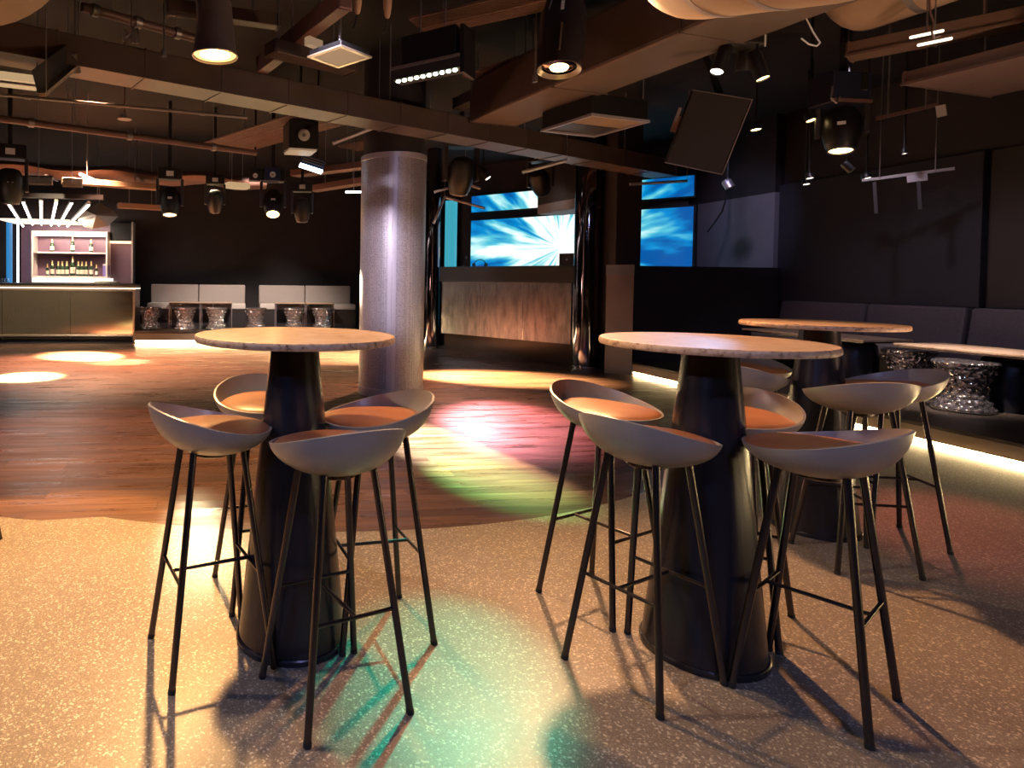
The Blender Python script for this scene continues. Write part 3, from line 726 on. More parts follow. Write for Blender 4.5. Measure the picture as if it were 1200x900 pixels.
# screens
s0, s1 = Vector((5.04, 13.25, 0)), Vector((7.62, 9.93, 0)); sd = s1-s0; SL = sd.length; sa = math.atan2(sd.y, sd.x)
scx = SL*.47
def screen(name, x0, x1, z0, z1, lb, zc):
    t = thing(name, lb, 'screen', s0 + Matrix.Rotation(sa, 3, 'Z') @ Vector((scx, 0, zc)), sa)
    MB().box(x0-scx, x1-scx, 0, .02, z0-zc, z1-zc).build('display', SCREEN, t)
    MB().box(x0-scx-.03, x1-scx+.03, .021, .12, z0-zc-.03, z1-zc+.03).build('housing', BLACKPL, t)
screen('led_screen', 0, SL, 1.35, 2.57, 'wide screen with white and cyan light rays behind the booth', 1.95)
screen('led_screen', 0, SL, 2.75, 3.09, 'narrow upper screen strip with cyan rays above the wide screen', 1.95)
# stage floor and back
struct(MB().prism([(bl.x+.5, bl.y+.9), (br.x+.3, br.y+.0), (7.8, 8.5), (7.8, 15.5), (3.6, 15.5), (3.6, 12.2)], 0, .35).build('trim_stage', BASED), 'raised dark stage floor behind the booth')
struct(MB().prism([(s0.x-.1, s0.y+.25), (s1.x+.1, s1.y+.25), (s1.x+.1, s1.y+.35), (s0.x-.1, s0.y+.35)], .35, CEIL).build('wall_screen', BLACKWALL), 'black wall carrying the screens')
# hood over booth right part
hd = thing('stage_hood', 'dark boxed soffit with grey underside in front of the upper screen', 'soffit', (0, 0, 0)); hd['kind'] = 'structure'
h0, h1 = at(630, 240, 11.2), at(690, 240, 9.9)
dvec = (h1-h0); dvec.z = 0; hn = Vector((-dvec.y, dvec.x, 0)).normalized()
pts = [(h0.x, h0.y), (h1.x, h1.y), (h1.x+hn.x*.5, h1.y+hn.y*.5), (h0.x+hn.x*.5, h0.y+hn.y*.5)]
MB().prism(pts, 2.62, CEIL).build('soffit_box', BLACKWALL, hd); MB().prism(pts, 2.46, 2.62).build('soffit_edge', GREYWALL, hd)
# chrome pillars and pilaster
def pillar(x, y, r_, M, lb, z1=CEIL):
    t = thing('chrome_pillar', lb, 'pillar', (x, y, 0)); t['kind'] = 'structure'
    MB().lathe([(r_, .04), (r_, z1)], 48).build('shaft', M, t); MB().lathe([(r_+.015, 0), (r_+.015, .04), (r_, .045)], 48).build('base_ring', CHROME, t)
pillar(5.235, 9.02, .185, DARKCHROME, 'thick dark chrome pillar at the right end of the booth')
pillar(3.72, 11.72, .13, DARKCHROME, 'slim dark chrome pillar at the left end of the booth, beside the round column')
p = at(528, 300, 13.0); t = thing('cyan_lit_column', 'chrome column with cyan light put in as glow, behind the left end of the booth', 'light', (p.x, p.y, 0)); MB().lathe([(.12, .36), (.12, 2.9)], 24).build('tube', CYAN_GLOW, t); MB().lathe([(.15, .35), (.15, .40)], 24).build('base_ring', CHROME, t)  # the cyan light falling on this column is made as its own glow
struct(MB().prism([(5.24, 8.52), (5.47, 8.24), (5.52, 8.50)], 0, 1.39).build('trim_pilaster', PILAST), 'taupe clad pier beside the thick chrome pillar')
struct(MB().prism([(5.235, 8.525), (5.47, 8.235), (5.525, 8.50)], 1.39, 1.53).build('trim_pilaster_cap', mat('slate_cap', (.07, .08, .10), .3)), 'grey capping block on the taupe pier')
struct(MB().box(5.42, 5.80, 8.60, 9.0, 0, CEIL).build('trim_pier', BLACKWALL), 'black pier behind the taupe clad pier')


# ------------------------------------------------------------------ ceiling: ducts, pipes, beams
def frame_along(p, q):
    d = (q-p); L_ = d.length; d.normalize(); y = d; x = y.cross(Vector((0, 0, 1))).normalized(); z = x.cross(y)
    M = Matrix.Identity(4)
    for i, v_ in enumerate((x, y, z)):
        for k in range(3): M[k][i] = v_[k]
    M.translation = p
    return M, L_
def rods(t, base, pts, r=.006):
    for p in pts:
        MB().tube(Vector(p)-base, Vector((p[0], p[1], CEIL))-base, r, n=6).build('hanger_rod', STEEL, t)
def long_duct(name, p, q, w, h, M, lb, cat='duct', seam_step=.62, lip=True, seam_mat=None, rodn=3, x0=0.0):
    """rectangular duct; p, q run along the bottom near edge, the body lies to the far side"""
    t = thing(name, lb, cat, p); F, L_ = frame_along(p, q); F.translation = (0, 0, 0)
    MB().box(-w+x0, x0, 0, L_, 0, h, F).build('duct_body', M, t, bevel=min(w, h)*.06)
    if seam_step:
        n = int(L_/seam_step)
        for i in range(n+1):
            y = .02+i*(L_-.04)/max(n, 1)
            MB().box(-w-.006+x0, x0+.006, y-.006, y+.006, -.006, h+.006, F).build('joint_band', seam_mat or M, t)
    if lip: MB().box(x0-.004, x0+.012, 0, L_, -.008, .010, F).build('edge_flange', seam_mat or M, t)
    for i in range(rodn):
        y = L_*(i+.5)/rodn; a = p+(F @ Vector((-w/2+x0, y, h))); rods(t, p, [a])
    return t
# main duct running diagonally to the stage (far side = left of its direction)
A0, A1 = room(-3.30, 3.40, 2.75), room(5.05, 8.79, 2.75)
long_duct('ventilation_duct', A0, A1, .33, .21, DUCT, 'long brown painted ventilation duct running diagonally from upper left to the stage', rodn=5)
P0, P1 = room(-3.2, 4.3, 3.02), room(5.4, 9.6, 3.02)
t = tag(MB().tube(P0, P1, .07, n=16).build('ceiling_pipe', PIPEM), 'thick maroon pipe running just above and behind the long brown duct', 'pipe')
# thin pipes at the left
for (u1, v1, z1, u2, v2, z2, r_, lb) in ((0, 111, 2.9, 290, 138, 2.9, .014, 'thin steel conduit below the long brown duct at the left'),
                                  (0, 139, 2.8, 300, 179, 2.8, .035, 'maroon pipe hanging second below the long brown duct at the left'),
                                  (96, 8, 3.3, 232, 46, 3.3, .035, 'maroon pipe high above the long brown duct, ending at the round lamp')):
    p, q = at_z(u1, v1, z1), at_z(u2, v2, z2); t = thing('ceiling_pipe', lb, 'pipe', p)
    e = (p-q)*.25 if u1 == 0 else Vector((0, 0, 0))
    MB().tube(e, q-p, r_, n=12).build('pipe_run', PIPEM if r_ > .02 else STEEL, t)
    rods(t, p, [p+(q-p)*.25, p+(q-p)*.8], .004)
    for k in (.1, .45, .8):
        c = (q-p)*k; dd = (q-p).normalized(); MB().tube(c-dd*.025, c+dd*.025, r_*1.35, n=12).build('pipe_coupling', STEEL, t)
# far insulated duct, sagging
p, q = at_z(-6, 205, 2.9), at_z(312, 222, 2.9); t = thing('insulated_duct', 'pale pink wrapped duct hanging low in front of the far bar', 'duct', p)
mb = MB(); n = 24; vs = []; fs = []
for i in range(n+1):
    k = i/n; c = (q-p)*k+Vector((0, 0, .03*math.sin(k*19))); 
    for j in range(12):
        th = 2*PI*j/12; vs.append(c+Vector((0, .30*math.cos(th), .11+.11*math.sin(th)*(1+.15*math.sin(k*31)))))
for i in range(n):
    for j in range(12): fs.append((i*12+j, i*12+(j+1) % 12, (i+1)*12+(j+1) % 12, (i+1)*12+j))
mb.add(vs, fs, True); mb.add(vs[:12], [tuple(range(11, -1, -1))]); mb.add(vs[-12:], [tuple(range(12))])
mb.build('duct_wrap', PIPEM, t); rods(t, p, [p+(q-p)*k+Vector((0, 0, .2)) for k in (.15, .5, .85)])
for k in (.2, .52, .83):
    c = (q-p)*k; MB().box(c.x-.02, c.x+.02, -.33, .33, c.z-.03, c.z-.015).build('support_strap', STEEL, t)
# far flat beams
for (u1, v1, u2, v2, z, lb) in ((73, 214, 187, 222, 2.75, 'tan flat beam beyond the pink wrapped duct'), (139, 243, 192, 246, 2.55, 'tan flat beam low near the bar reflector'),
                         (268, 219, 293, 221, 2.78, 'short golden lit beam left of the two cube speakers'), (360, 224, 424, 214, 2.7, 'slatted maroon beam left of the round column top'), (340, 206, 424, 196, 2.85, 'upper slatted maroon beam left of the round column top')):
    p, q = at_z(u1, v1, z), at_z(u2, v2, z)
    long_duct('ceiling_beam', p, q, .22, .09, GOLD_GLOW if 'golden' in lb else TANDUCT if 'tan' in lb else PIPEM, lb, 'beam', 0, False, rodn=2)  # the golden beam is no lamp; its light is put in as glow
# bracing and tray beams in the dark between the upper fixtures
for (u1, v1, u2, v2, z, w, h, M_, lb) in ((300, 86, 398, 8, 3.1, .10, .14, PIPEM, 'brown sloping beam between the bell lamp and the square flood'),
                          (322, 60, 420, 84, 3.0, .16, .10, DUCT, 'dark tray beam passing behind the square flood'),
                          (196, 12, 330, 30, 3.4, .12, .10, DUCT, 'dark beam high behind the bell lamp'),
                          (530, 128, 640, 78, 3.15, .14, .12, DUCT, 'dark beam behind the LED wash bar toward the can lamp')):
    p, q = at_z(u1, v1, z), at_z(u2, v2, z)
    long_duct('ceiling_beam', p, q, w, h, M_, lb, 'beam', .7, False, rodn=2)
# big square duct at the right, perpendicular to the long one
B0, B1 = room(2.18, 6.75, 2.9), room(3.32, 3.15, 2.9)
long_duct('ventilation_duct', B0, B1, .56, .42, mottled('brown_duct_paint', (.11, .078, .070), (.15, .105, .092), .5, .1, scale=2), 'wide square brown duct running from ceiling centre toward the viewer at upper right', seam_step=1.2, lip=False, rodn=3, x0=.56)
# steel channel to the right of it
C0, C1 = at_z(990, 66, 2.95), at_z(1215, 22, 2.95)
ch = long_duct('steel_channel', C0, C1, .20, .10, mottled('brown_channel_paint', (.15, .095, .07), (.19, .12, .09), .45, .2, scale=3), 'brown channel with bright slots along the wide square duct at upper right', 'beam', .45, True, None, 2)
for (u1, v1, u2, v2, lb) in ((1067, 44, 1105, 36, 'upper of two slim bright tubes under the brown channel'), (1076, 53, 1115, 45, 'lower of two slim bright tubes under the brown channel')):
    p, q = at(u1, v1, 4.25), at(u2, v2, 4.05); t = thing('tube_light', lb, 'light', p)
    MB().tube((0, 0, 0), q-p, .010, n=8).build('tube', glow('slot_tube', (1.0, .85, .66), 2.0), t); rods(t, p, [p+(q-p)*.5], .004)
# flat duct at far right
D0, D1 = at_z(1056, 100, 2.72), at_z(1260, 50, 2.72)
long_duct('flat_duct', D0, D1, .95, .09, mottled('umber_duct_paint', (.13, .085, .075), (.17, .11, .10), .5, .1, scale=2), 'flat tan duct at the right edge above the dark banquette', seam_step=.9, lip=True, rodn=2)
# ribbed deck strips between beams
def deck(u1, v1, u2, v2, w, z, lb, n=3):
    p, q = at_z(u1, v1, z), at_z(u2, v2, z); t = thing('deck_strip', lb, 'ceiling panel', p); F, L_ = frame_along(p, q); F.translation = (0, 0, 0)
    for i in range(n):
        MB().box(-w*(i+1)/n+.012, -w*i/n-.012, 0, L_, 0, .02, F).build('deck_board', DECK, t)
        for k in range(6): MB().box(-w*(i+1)/n+.02+k*(w/n-.04)/6, -w*(i+1)/n+.03+k*(w/n-.04)/6, 0, L_, -.006, 0, F).build('deck_rib', DECK, t)
    rods(t, p, [p+(q-p)*k+(F @ Vector((-w/2, 0, .02))) for k in (.2, .8)])
deck(540, 90, 790, 6, .60, 3.35, 'pinkish ribbed ceiling strip behind the hanging can lamp')
deck(478, 22, 640, -16, .45, 3.45, 'pinkish ribbed ceiling strip at the upper middle edge', 2)
deck(238, 168, 345, 133, .75, 3.05, 'pinkish ribbed ceiling strip left of the cube speaker')
deck(395, 172, 520, 146, .45, 3.2, 'ribbed ceiling strip behind the column top', 2)
# big round insulated ducts at the top corners
def round_duct(p, q, r_, lb, capscale=.6):
    t = thing('round_duct', lb, 'duct', p); F, L_ = frame_along(p, q); F.translation = (0, 0, 0)
    R_ = F @ Matrix.Rotation(-PI/2, 4, 'X')
    prof = [(r_*math.sin(PI/2*k/8), -r_*capscale*math.cos(PI/2*k/8)) for k in range(9)]
    prof += [(r_*math.cos(PI/2*k/8), L_+r_*capscale*math.sin(PI/2*k/8)) for k in range(9)]
    MB().lathe(prof, 40, R_).build('duct_wrap', TANDUCT, t)
    for k in (.25, .7): MB().lathe([(r_*1.012, L_*k-.02), (r_*1.012, L_*k+.02)], 40, R_).build('strap_band', STEEL, t)
    rods(t, p, [p+(q-p)*k+Vector((0, 0, r_*.95)) for k in (.2, .8)])
_p = at(-18, -86, 3.6)
round_duct(_p, _p+Vector((-.3, -1.5, 0)), .56, 'smooth tan round duct at the top left corner', .25)
round_duct(at(835, -72, 2.95), at(1000, -118, 2.3), .345, 'smooth tan round duct at the top right, above the spot cluster', .9)
round_duct(at(1010, -30, 4.6), at(1300, -150, 3.6), .40, 'smooth tan round duct bulging between square duct and brown channel at upper right')

# ------------------------------------------------------------------ hanging fixtures
def bell():
    t = thing('bell_lamp', 'large hanging lamp glowing bright amber at upper left', 'lamp', BELL)
    MB().lathe([(.150, 0), (.146, .005), (.125, .18), (.105, .36), (.06, .40), (.06, .52)], 40, cap0=False).build('reflector_shade', mottled('shade_grey', (.16, .13, .14), (.2, .165, .17), .4, .4), t)
    lf = MB().lathe([(0, .012), (.10, .010)], 40, cap1=False).build('lamp_face', BULB, t); MB().lathe([(.10, .010), (.136, .006), (.142, .012)], 40, cap0=False, cap1=False).build('amber_ring', glow('amber_ring', (1.0, .50, .14), 3.0), lf)
    MB().lathe([(.152, -.006), (.155, 0), (.152, .006), (.146, 0), (.152, -.006)], 40, cap0=False, cap1=False).build('rim_ring', TRIMMETAL, t)
    M = Matrix.Translation((-.15, -.05, .45)) @ rotm(35)
    MB().box(-.09, .09, -.05, .05, 0, .02, M).build('mount_plate', TRIMMETAL, t)
    MB().tube((-.13, -.05, .45), (-.105, -.03, .12), .008).build('side_bracket', TRIMMETAL, t)
    MB().tube((0, 0, .5), (0, 0, CEIL-BELL.z), .02).build('stem', BLACKPL, t)
bell()
def can():
    t = thing('can_lamp', 'black hanging can lamp with amber lens and white lettering', 'lamp', CAN)
    T = rotm(7, 'Y') @ rotm(-6, 'X')
    MB().lathe([(.146, 0), (.160, .10), (.165, .30), (.155, .42), (.125, .55), (.12, .80)], 40, T, cap0=False).build('housing', mat('smoked_black', (.03, .024, .03), .18), t)
    MB().lathe([(.118, .02), (.15, -.004), (.148, .004), (.14, .02)], 40, T, False, False).build('lens_ring', TRIMMETAL, t)
    MB().lathe([(0, .022), (.085, .02), (.118, .03)], 40, T).build('reflector', DARKCHROME, t)
    MB().lathe([(0, .012), (.058, .010), (.066, .022)], 32, T).build('lamp_face', BULB2, t)
    mb = MB(); z = .37
    def rad_(z): return .160+.005*(z-.1)/.2 if z < .3 else (.165-.010*(z-.3)/.12 if z < .42 else .155-.030*(z-.42)/.13)
    for w in (.030, .012, .026, .018, .024, .010, .028, .020):       # small upright white lettering, too small to read
        M = T @ rotm(-31) @ Matrix.Translation((0, -rad_(z+w*.4)-.0005, z)); mb.box(-.011, .011, -.003, .004, 0, w*.75, M); z += w*.75+.006
    mb.build('lettering', LABELW, t)
    M = T @ rotm(-29); MB().box(-.006, .006, -.171, -.160, .07, .27, M).build('side_rail', TRIMMETAL, t)
    MB().path([T @ Vector((-.14, -.06, .40)), T @ Vector((-.12, -.09, .62)), T @ Vector((-.125, -.08, .86))], .006).build('power_cable', STEEL, t)
    MB().tube(T @ Vector((0, 0, .78)), Vector((.09, 0, CEIL-CAN.z)), .03).build('stem', BLACKPL, t)
can()
# LED wash bar
p, q = at(462, 97, 5.1), at(536, 82, 4.8); t = thing('led_bar', 'black wash light with a row of pale green LEDs in the upper middle', 'light', p); F, L_ = frame_along(p, q); F.translation = (0, 0, 0)
MB().box(-.16, .0, -.02, L_+.02, .02, .11, F).build('housing', DARKGREY, t, bevel=.006)
MB().box(-.30, -.02, .05, L_-.02, .13, .36, F).build('ballast_box', BLACKPL, t, bevel=.01)
MB().box(.0, .02, -.02, L_+.02, .10, .12, F).build('front_lip', STEEL, t)
MB().box(-.24, .0, L_+.02, L_+.05, -.02, .34, F).build('end_plate', BLACKPL, t)
for i in range(10):
    MB().lathe([(.014, 0), (.020, -.012), (.012, -.02), (0, -.022)], 10, F @ Matrix.Translation((-.02, L_*(i+.5)/10, .02))).build('led_lens', LEDGREEN, t)
rods(t, p, [p+(F @ Vector((-.15, L_*.3, .35))), p+(F @ Vector((-.15, L_*.7, .35)))])
# tilted square flood
c = at(398, 67, 4.6); t = thing('flood_light', 'square tan lit flood fixture left of the LED wash bar', 'light', c); M = rotm(38)
MB().box(-.155, .155, -.155, .155, .012, .05, M).build('housing', BLACKPL, t, bevel=.01)
MB().box(-.135, .135, -.135, .135, 0, .012, M).build('diffuser', TAN_GLOW, t)  # tan light reflected here is put in as emission
for a in ((-.165, -.135, -.165, .165), (.135, .165, -.165, .165), (-.135, .135, -.165, -.135), (-.135, .135, .135, .165)): MB().box(*a, -.004, .008, M).build('trim_frame', TRIMMETAL, t)
MB().box(-.16, -.02, .15, .20, .09, .15, M).build('lamp_box', TAN_GLOW, t)
rods(t, c, [c+Vector((0, 0, .05))], .012)
# two tan bulb shaped plugs
for u, v, lb in ((419, 12, 'tan bulb shaped hanging plug, left of the pair at the top edge'), (454, 17, 'tan bulb shaped hanging plug, right of the pair at the top edge')):
    c = at(u, v, 4.5); t = thing('cable_plug', lb, 'plug', c)
    MB().lathe([(.006, -.03), (.016, -.02), (.022, 0), (.03, .05), (.032, .14), (.02, .18), (.012, .2)], 16).build('plug_body', mat('tan_plastic', (.62, .40, .24), .45), t)
    MB().path([Vector((0, 0, -.03)), Vector((-.01, 0, -.08)), Vector((-.03, 0, -.13))], .006, 6).build('cable_tail', BLACKPL, t)
    MB().tube((0, 0, .19), (0, 0, CEIL-c.z), .006, n=6).build('cable', BLACKPL, t)
# suspended cassette with pale frame
c = room(2.65, 5.99, 2.72); t = thing('ceiling_cassette', 'square air cassette with pale frame and amber reflection, hung at ceiling centre', 'air conditioner', c); M = rotm(13)
MB().box(-.32, .32, -.32, .32, .02, .20, M).build('casing', BLACKPL, t, bevel=.01)
for a in ((-.33, -.30, -.33, .33), (.30, .33, -.33, .33), (-.30, .30, -.33, -.30), (-.30, .30, .30, .33)): MB().box(*a, 0, .022, M).build('trim_frame', PERFTRIM, t)
MB().box(-.30, .30, -.30, -.02, .012, .02, M).build('intake_panel', TANDUCT, t); MB().box(-.30, .30, .0, .30, .014, .02, M).build('dark_panel', DARKGREY, t)  # amber reflection put into the tan colour of the intake panel
rods(t, c, [c+Vector((sx*.3, sy*.28, .2)) for sx in (-1, 1) for sy in (-1, 1)])
# loudspeakers
def cube_speaker(u, v, d, s, lb, hue=BLACKPL, under=TAN_GLOW, yaw=0):
    c = at(u, v, d); t = thing('cube_speaker', lb, 'speaker', c, math.radians(yaw)); MB().box(-s/2, s/2, -s/2, s/2, -s/2+.02, s/2).build('cabinet', hue, t, bevel=.008)
    if under: MB().box(-s*.46, s*.46, -s*.46, s*.46, -s/2, -s/2+.02).build('underside_panel', under, t)  # underside has a tan glow put in, though it is no lamp
    R_ = Matrix.Translation((0, -s/2, 0)) @ Matrix.Rotation(PI/2, 4, 'X')
    MB().lathe([(s*.20, 0), (s*.20, .008), (s*.13, .008), (s*.10, .002)], 24, R_).build('driver_ring', LABELW, t); MB().lathe([(s*.06, .001), (s*.06, .01), (0, .014)], 16, R_).build('driver_dome', STEEL, t)
    MB().tube((0, 0, s/2), (0, 0, CEIL-c.z), .015).build('pole', BLACKPL, t)
cube_speaker(352, 162, 7.2, .33, 'larger black cube speaker with tan underside above the LED edge light', yaw=8)
cube_speaker(299, 207, 8.6, .16, 'small black cube speaker, left of the hanging pair', under=None); cube_speaker(319, 206, 8.6, .20, 'small blue lit cube speaker, right of the hanging pair', hue=mat('blue_lit_black', (.02, .03, .09), .3), under=None)  # blue light on the right speaker is put into its cabinet colour
c = at(366, 195, 7.6); t = thing('edge_light', 'slanted blue light bar with white lower edge beside the larger cube speaker', 'light', c); M = rotm(16, 'Y')
MB().box(-.15, .13, -.08, .08, -.02, .10, M).build('housing', mat('blue_lit_housing', (.03, .07, .16), .3, .4), t, bevel=.005)  # housing colour carries the blue light that falls on it
for k in range(3): MB().box(-.14, .12, -.085, -.08, .01+.03*k, .02+.03*k, M).build('cooling_fin', STEEL, t)
MB().box(-.15, .13, -.085, .06, -.045, -.02, M).build('light_edge', LEDCOOL, t)
MB().tube((.06, 0, .1), (.06, 0, CEIL-c.z), .012).build('pole', BLACKPL, t)
# big tilted loudspeaker
c = at(828, 156, 6.0); t = thing('loudspeaker', 'large tilted black loudspeaker hanging under the wide square duct', 'speaker', c)
M = rotm(-32) @ rotm(17, 'Y') @ rotm(14, 'X')
MB().box(-.25, .25, -.02, .34, -.34, .36, M).build('cabinet', BLACKPL, t, bevel=.015)
MB().box(-.235, .235, -.035, -.02, -.325, .345, M).build('front_grille', GRILLE, t, bevel=.006)
for a in ((-.25, .25, -.335), (-.25, .25, .345)): MB().box(a[0], a[1], -.04, -.018, a[2], a[2]+.008, M).build('edge_strip', STEEL, t)
MB().box(.243, .25, -.04, -.018, -.335, .35, M).build('edge_strip', STEEL, t)
MB().box(-.30, -.25, .05, .20, -.05, .10, M).build('side_bracket', mat('copper_bracket', (.4, .24, .18), .4, .6), t); MB().box(-.30, -.27, .0, .03, .05, .18, M).build('side_bracket', STEEL, t)
MB().tube(M @ Vector((0, .2, .35)), Vector((0, .2, CEIL-c.z)), .03).build('pole', BLACKPL, t)
# spot cluster on the square duct
def spot_head(u, v, d, aim, lb, lens=LENSW, r_=.045, ln=.16, yokez=.12, body=BLACKPL):
    c = at(u, v, d); t = thing('spot_light', lb, 'light', c); dr = Vector(aim).normalized(); R_ = dr.to_track_quat('Z', 'Y').to_matrix().to_4x4()
    MB().lathe([(r_*.8, -ln), (r_, -ln+.02), (r_, 0), (r_*.9, .004)], 24, R_, cap1=False).build('barrel', body, t, )
    MB().lathe([(r_*.9, -.006), (0, -.002)], 24, R_).build('lens', lens, t)
    b = R_ @ Vector((0, 0, -ln*.6)); MB().path([b, b+Vector((0, .0, yokez))], .008).build('yoke', BLACKPL, t)
    MB().tube(b+Vector((0, 0, yokez)), (b.x, b.y, CEIL-c.z), .010, n=8).build('stem', BLACKPL, t)
    return t
c = at(868, 36, 4.4); t = thing('junction_box', 'black box carrying the three spot heads under the wide square duct', 'light', c); MB().box(-.15, .12, -.1, .1, -.12, .12).build('base_box', BLACKPL, t, bevel=.01); MB().tube((0, 0, .12), (0, 0, CEIL-c.z), .03).build('stem', BLACKPL, t)
MB().box(.09, .10, -.105, -.1, -.14, -.06).build('print_mark', LABELW, t)
spot_head(840, 84, 4.35, (-.45, -.1, -1), 'left spot head of the cluster under the wide square duct', ln=.2)
spot_head(870, 82, 4.5, (.1, .3, -1), 'middle spot head of the cluster under the wide square duct, facing away', lens=STEEL, ln=.14)
spot_head(894, 92, 4.3, (.2, -.25, -1), 'right spot head of the cluster under the wide square duct, brightly lit', ln=.2, lens=BULB2)
# cables on the square duct
t = thing('loose_cable', 'white loop of loose cable on the wide square duct', 'cable', at(945, 22, 3.9)); o_ = at(945, 22, 3.9)
MB().path([at(945, 22, 3.9)-o_, at(953, 38, 3.9)-o_, at(961, 50, 3.9)-o_, at(957, 54, 3.9)-o_, at(948, 52, 3.9)-o_, at(939, 45, 3.9)-o_], .005, 6).build('cable', LABELW, t); MB().tube((0, 0, 0), (0, 0, CEIL-o_.z), .004, n=6).build('cable_drop', LABELW, t)
t = thing('loose_cable', 'mauve cable hanging down to the pair of slim bright tubes', 'cable', at(1092, 36, 4.1)); o_ = at(1092, 36, 4.1)
MB().path([at(1089, 0, 4.1)-o_, at(1090, 14, 4.1)-o_, at(1094, 26, 4.1)-o_, at(1092, 36, 4.1)-o_, at(1093, 45, 4.1)-o_, at(1102, 42, 4.1)-o_], .006, 6).build('cable', PIPEM, t); MB().tube(at(1089, 0, 4.1)-o_, Vector(((at(1089, 0, 4.1)-o_).x, (at(1089, 0, 4.1)-o_).y, CEIL-o_.z)), .006, n=6).build('cable_drop', PIPEM, t)
# moving heads
def moving_head(u, v, d, s, lb, lit=None, tilt=0, yaw=0, tagm=True):
    c = at(u, v, d); t = thing('moving_head', lb, 'stage light', c, math.radians(yaw)-math.atan2(c.x, c.y), 'moving head stage lights'); T = rotm(tilt, 'X')
    MB().box(-.17*s, .17*s, -.11*s, .11*s, .30*s, .46*s).build('base_box', BLACKPL, t, bevel=.015*s)
    for sx in (-1, 1): MB().box(sx*.17*s-.02*s, sx*.17*s+.02*s, -.05*s, .05*s, -.06*s, .31*s).build('yoke_arm', DARKGREY, t, bevel=.01*s)
    MB().lathe([(.09*s, -.20*s), (.115*s, -.16*s), (.14*s, -.05*s), (.14*s, .10*s), (.10*s, .18*s), (.05*s, .20*s)], 24, T, cap0=False).build('head', BLACKPL, t)
    MB().lathe([(.085*s, -.195*s), (0, -.19*s)], 24, T).build('lens', lit or DARKCHROME, t)
    MB().lathe([(.09*s, -.205*s), (.098*s, -.205*s), (.098*s, -.185*s), (.09*s, -.185*s)], 24, T, False, False).build('lens_ring', STEEL, t)
    if tagm:
        MB().box(-.05*s, .05*s, -.114*s, -.108*s, .34*s, .41*s).build('print_label', LABELW, t); MB().box(-.03*s, .03*s, -.144*s, -.138*s, .02*s, .05*s).build('print_label', LABELW, t)
    MB().tube((0, 0, .45*s), (0, 0, CEIL-c.z), .025*s).build('clamp_pole', BLACKPL, t)
    return t
moving_head(199, 236, 9.0, 1.0, 'moving head with amber lens right of the bar reflector', lit=BULB2, tilt=-12)
moving_head(252, 236, 9.3, .8, 'dark moving head between the amber lens and star bright heads', tilt=30)
moving_head(320, 238, 9.2, 1.0, 'moving head shining star bright over the far banquettes', lit=BULB, tilt=-30)
moving_head(354, 246, 9.2, .85, 'dark moving head just left of the round column', tilt=15)
moving_head(12, 218, 8.0, 1.1, 'black moving head at the left photo edge above the bar lights', tilt=10)
moving_head(540, 206, 9.4, 1.35, 'large black moving head right of the round column top', tilt=25, yaw=15)
moving_head(633, 214, 10.4, 1.1, 'moving head silhouetted against the screens with pale lit rim', lit=LENSW, tilt=45, yaw=-20)
moving_head(986, 152, 5.5, .95, 'black moving head with amber glowing ring at the right', lit=BULB2, tilt=-10)
c = at(986, 108, 5.45); t = thing('dimmer_pack', 'dark box with cables above the right amber ring moving head', 'box', c); MB().box(-.20, .16, -.12, .12, -.12, .14).build('case', mat('navy_case', (.02, .025, .05), .35), t, bevel=.01); MB().box(-.20, .16, -.13, -.12, -.12, -.09).build('copper_rail', PIPEM, t)
MB().path([Vector((-.22, -.13, .0)), Vector((-.24, -.14, -.10)), Vector((-.19, -.14, -.14)), Vector((-.15, -.13, -.08))], .008, 6).build('cable_loop', STEEL, t); MB().tube((0, 0, .14), (0, 0, CEIL-c.z), .02).build('stem', BLACKPL, t)
spot_head(998, 200, 6.0, (.5, -.4, -.8), 'small lit spot below the right amber ring moving head', r_=.035, ln=.10, lens=BULB2)
spot_head(886, 152, 6.3, (0, -.15, -1), 'small amber downlight right of the large tilted loudspeaker', r_=.05, ln=.06, lens=BULB2)
spot_head(951, 141, 5.6, (.1, -.3, -1), 'slim amber downlight left of the right moving head', r_=.045, ln=.06, lens=BULB2)
spot_head(949, 209, 7.0, (0, -.2, -1), 'small white downlight above the plum wall panel, upper of two', r_=.04, ln=.06)
spot_head(945, 216, 7.4, (0, -.2, -1), 'small white downlight above the plum wall panel, lower of two', r_=.04, ln=.06)
spot_head(1016, 209, 7.0, (.1, -.2, -1), 'white downlight at the left end of the track rail', r_=.05, ln=.06)
spot_head(572, 209, 9.2, (.5, -.4, -.9), 'small pale spot right of the round column top', r_=.05, ln=.2)
spot_head(1060, 180, 6.5, (0, -.2, -1), 'tiny white downlight right of the right moving head', r_=.025, ln=.05)
spot_head(856, 220, 8.6, (.3, -.4, -.9), 'small silver spot in front of the grey stage wall', r_=.06, ln=.12, lens=STEEL, body=STEEL)
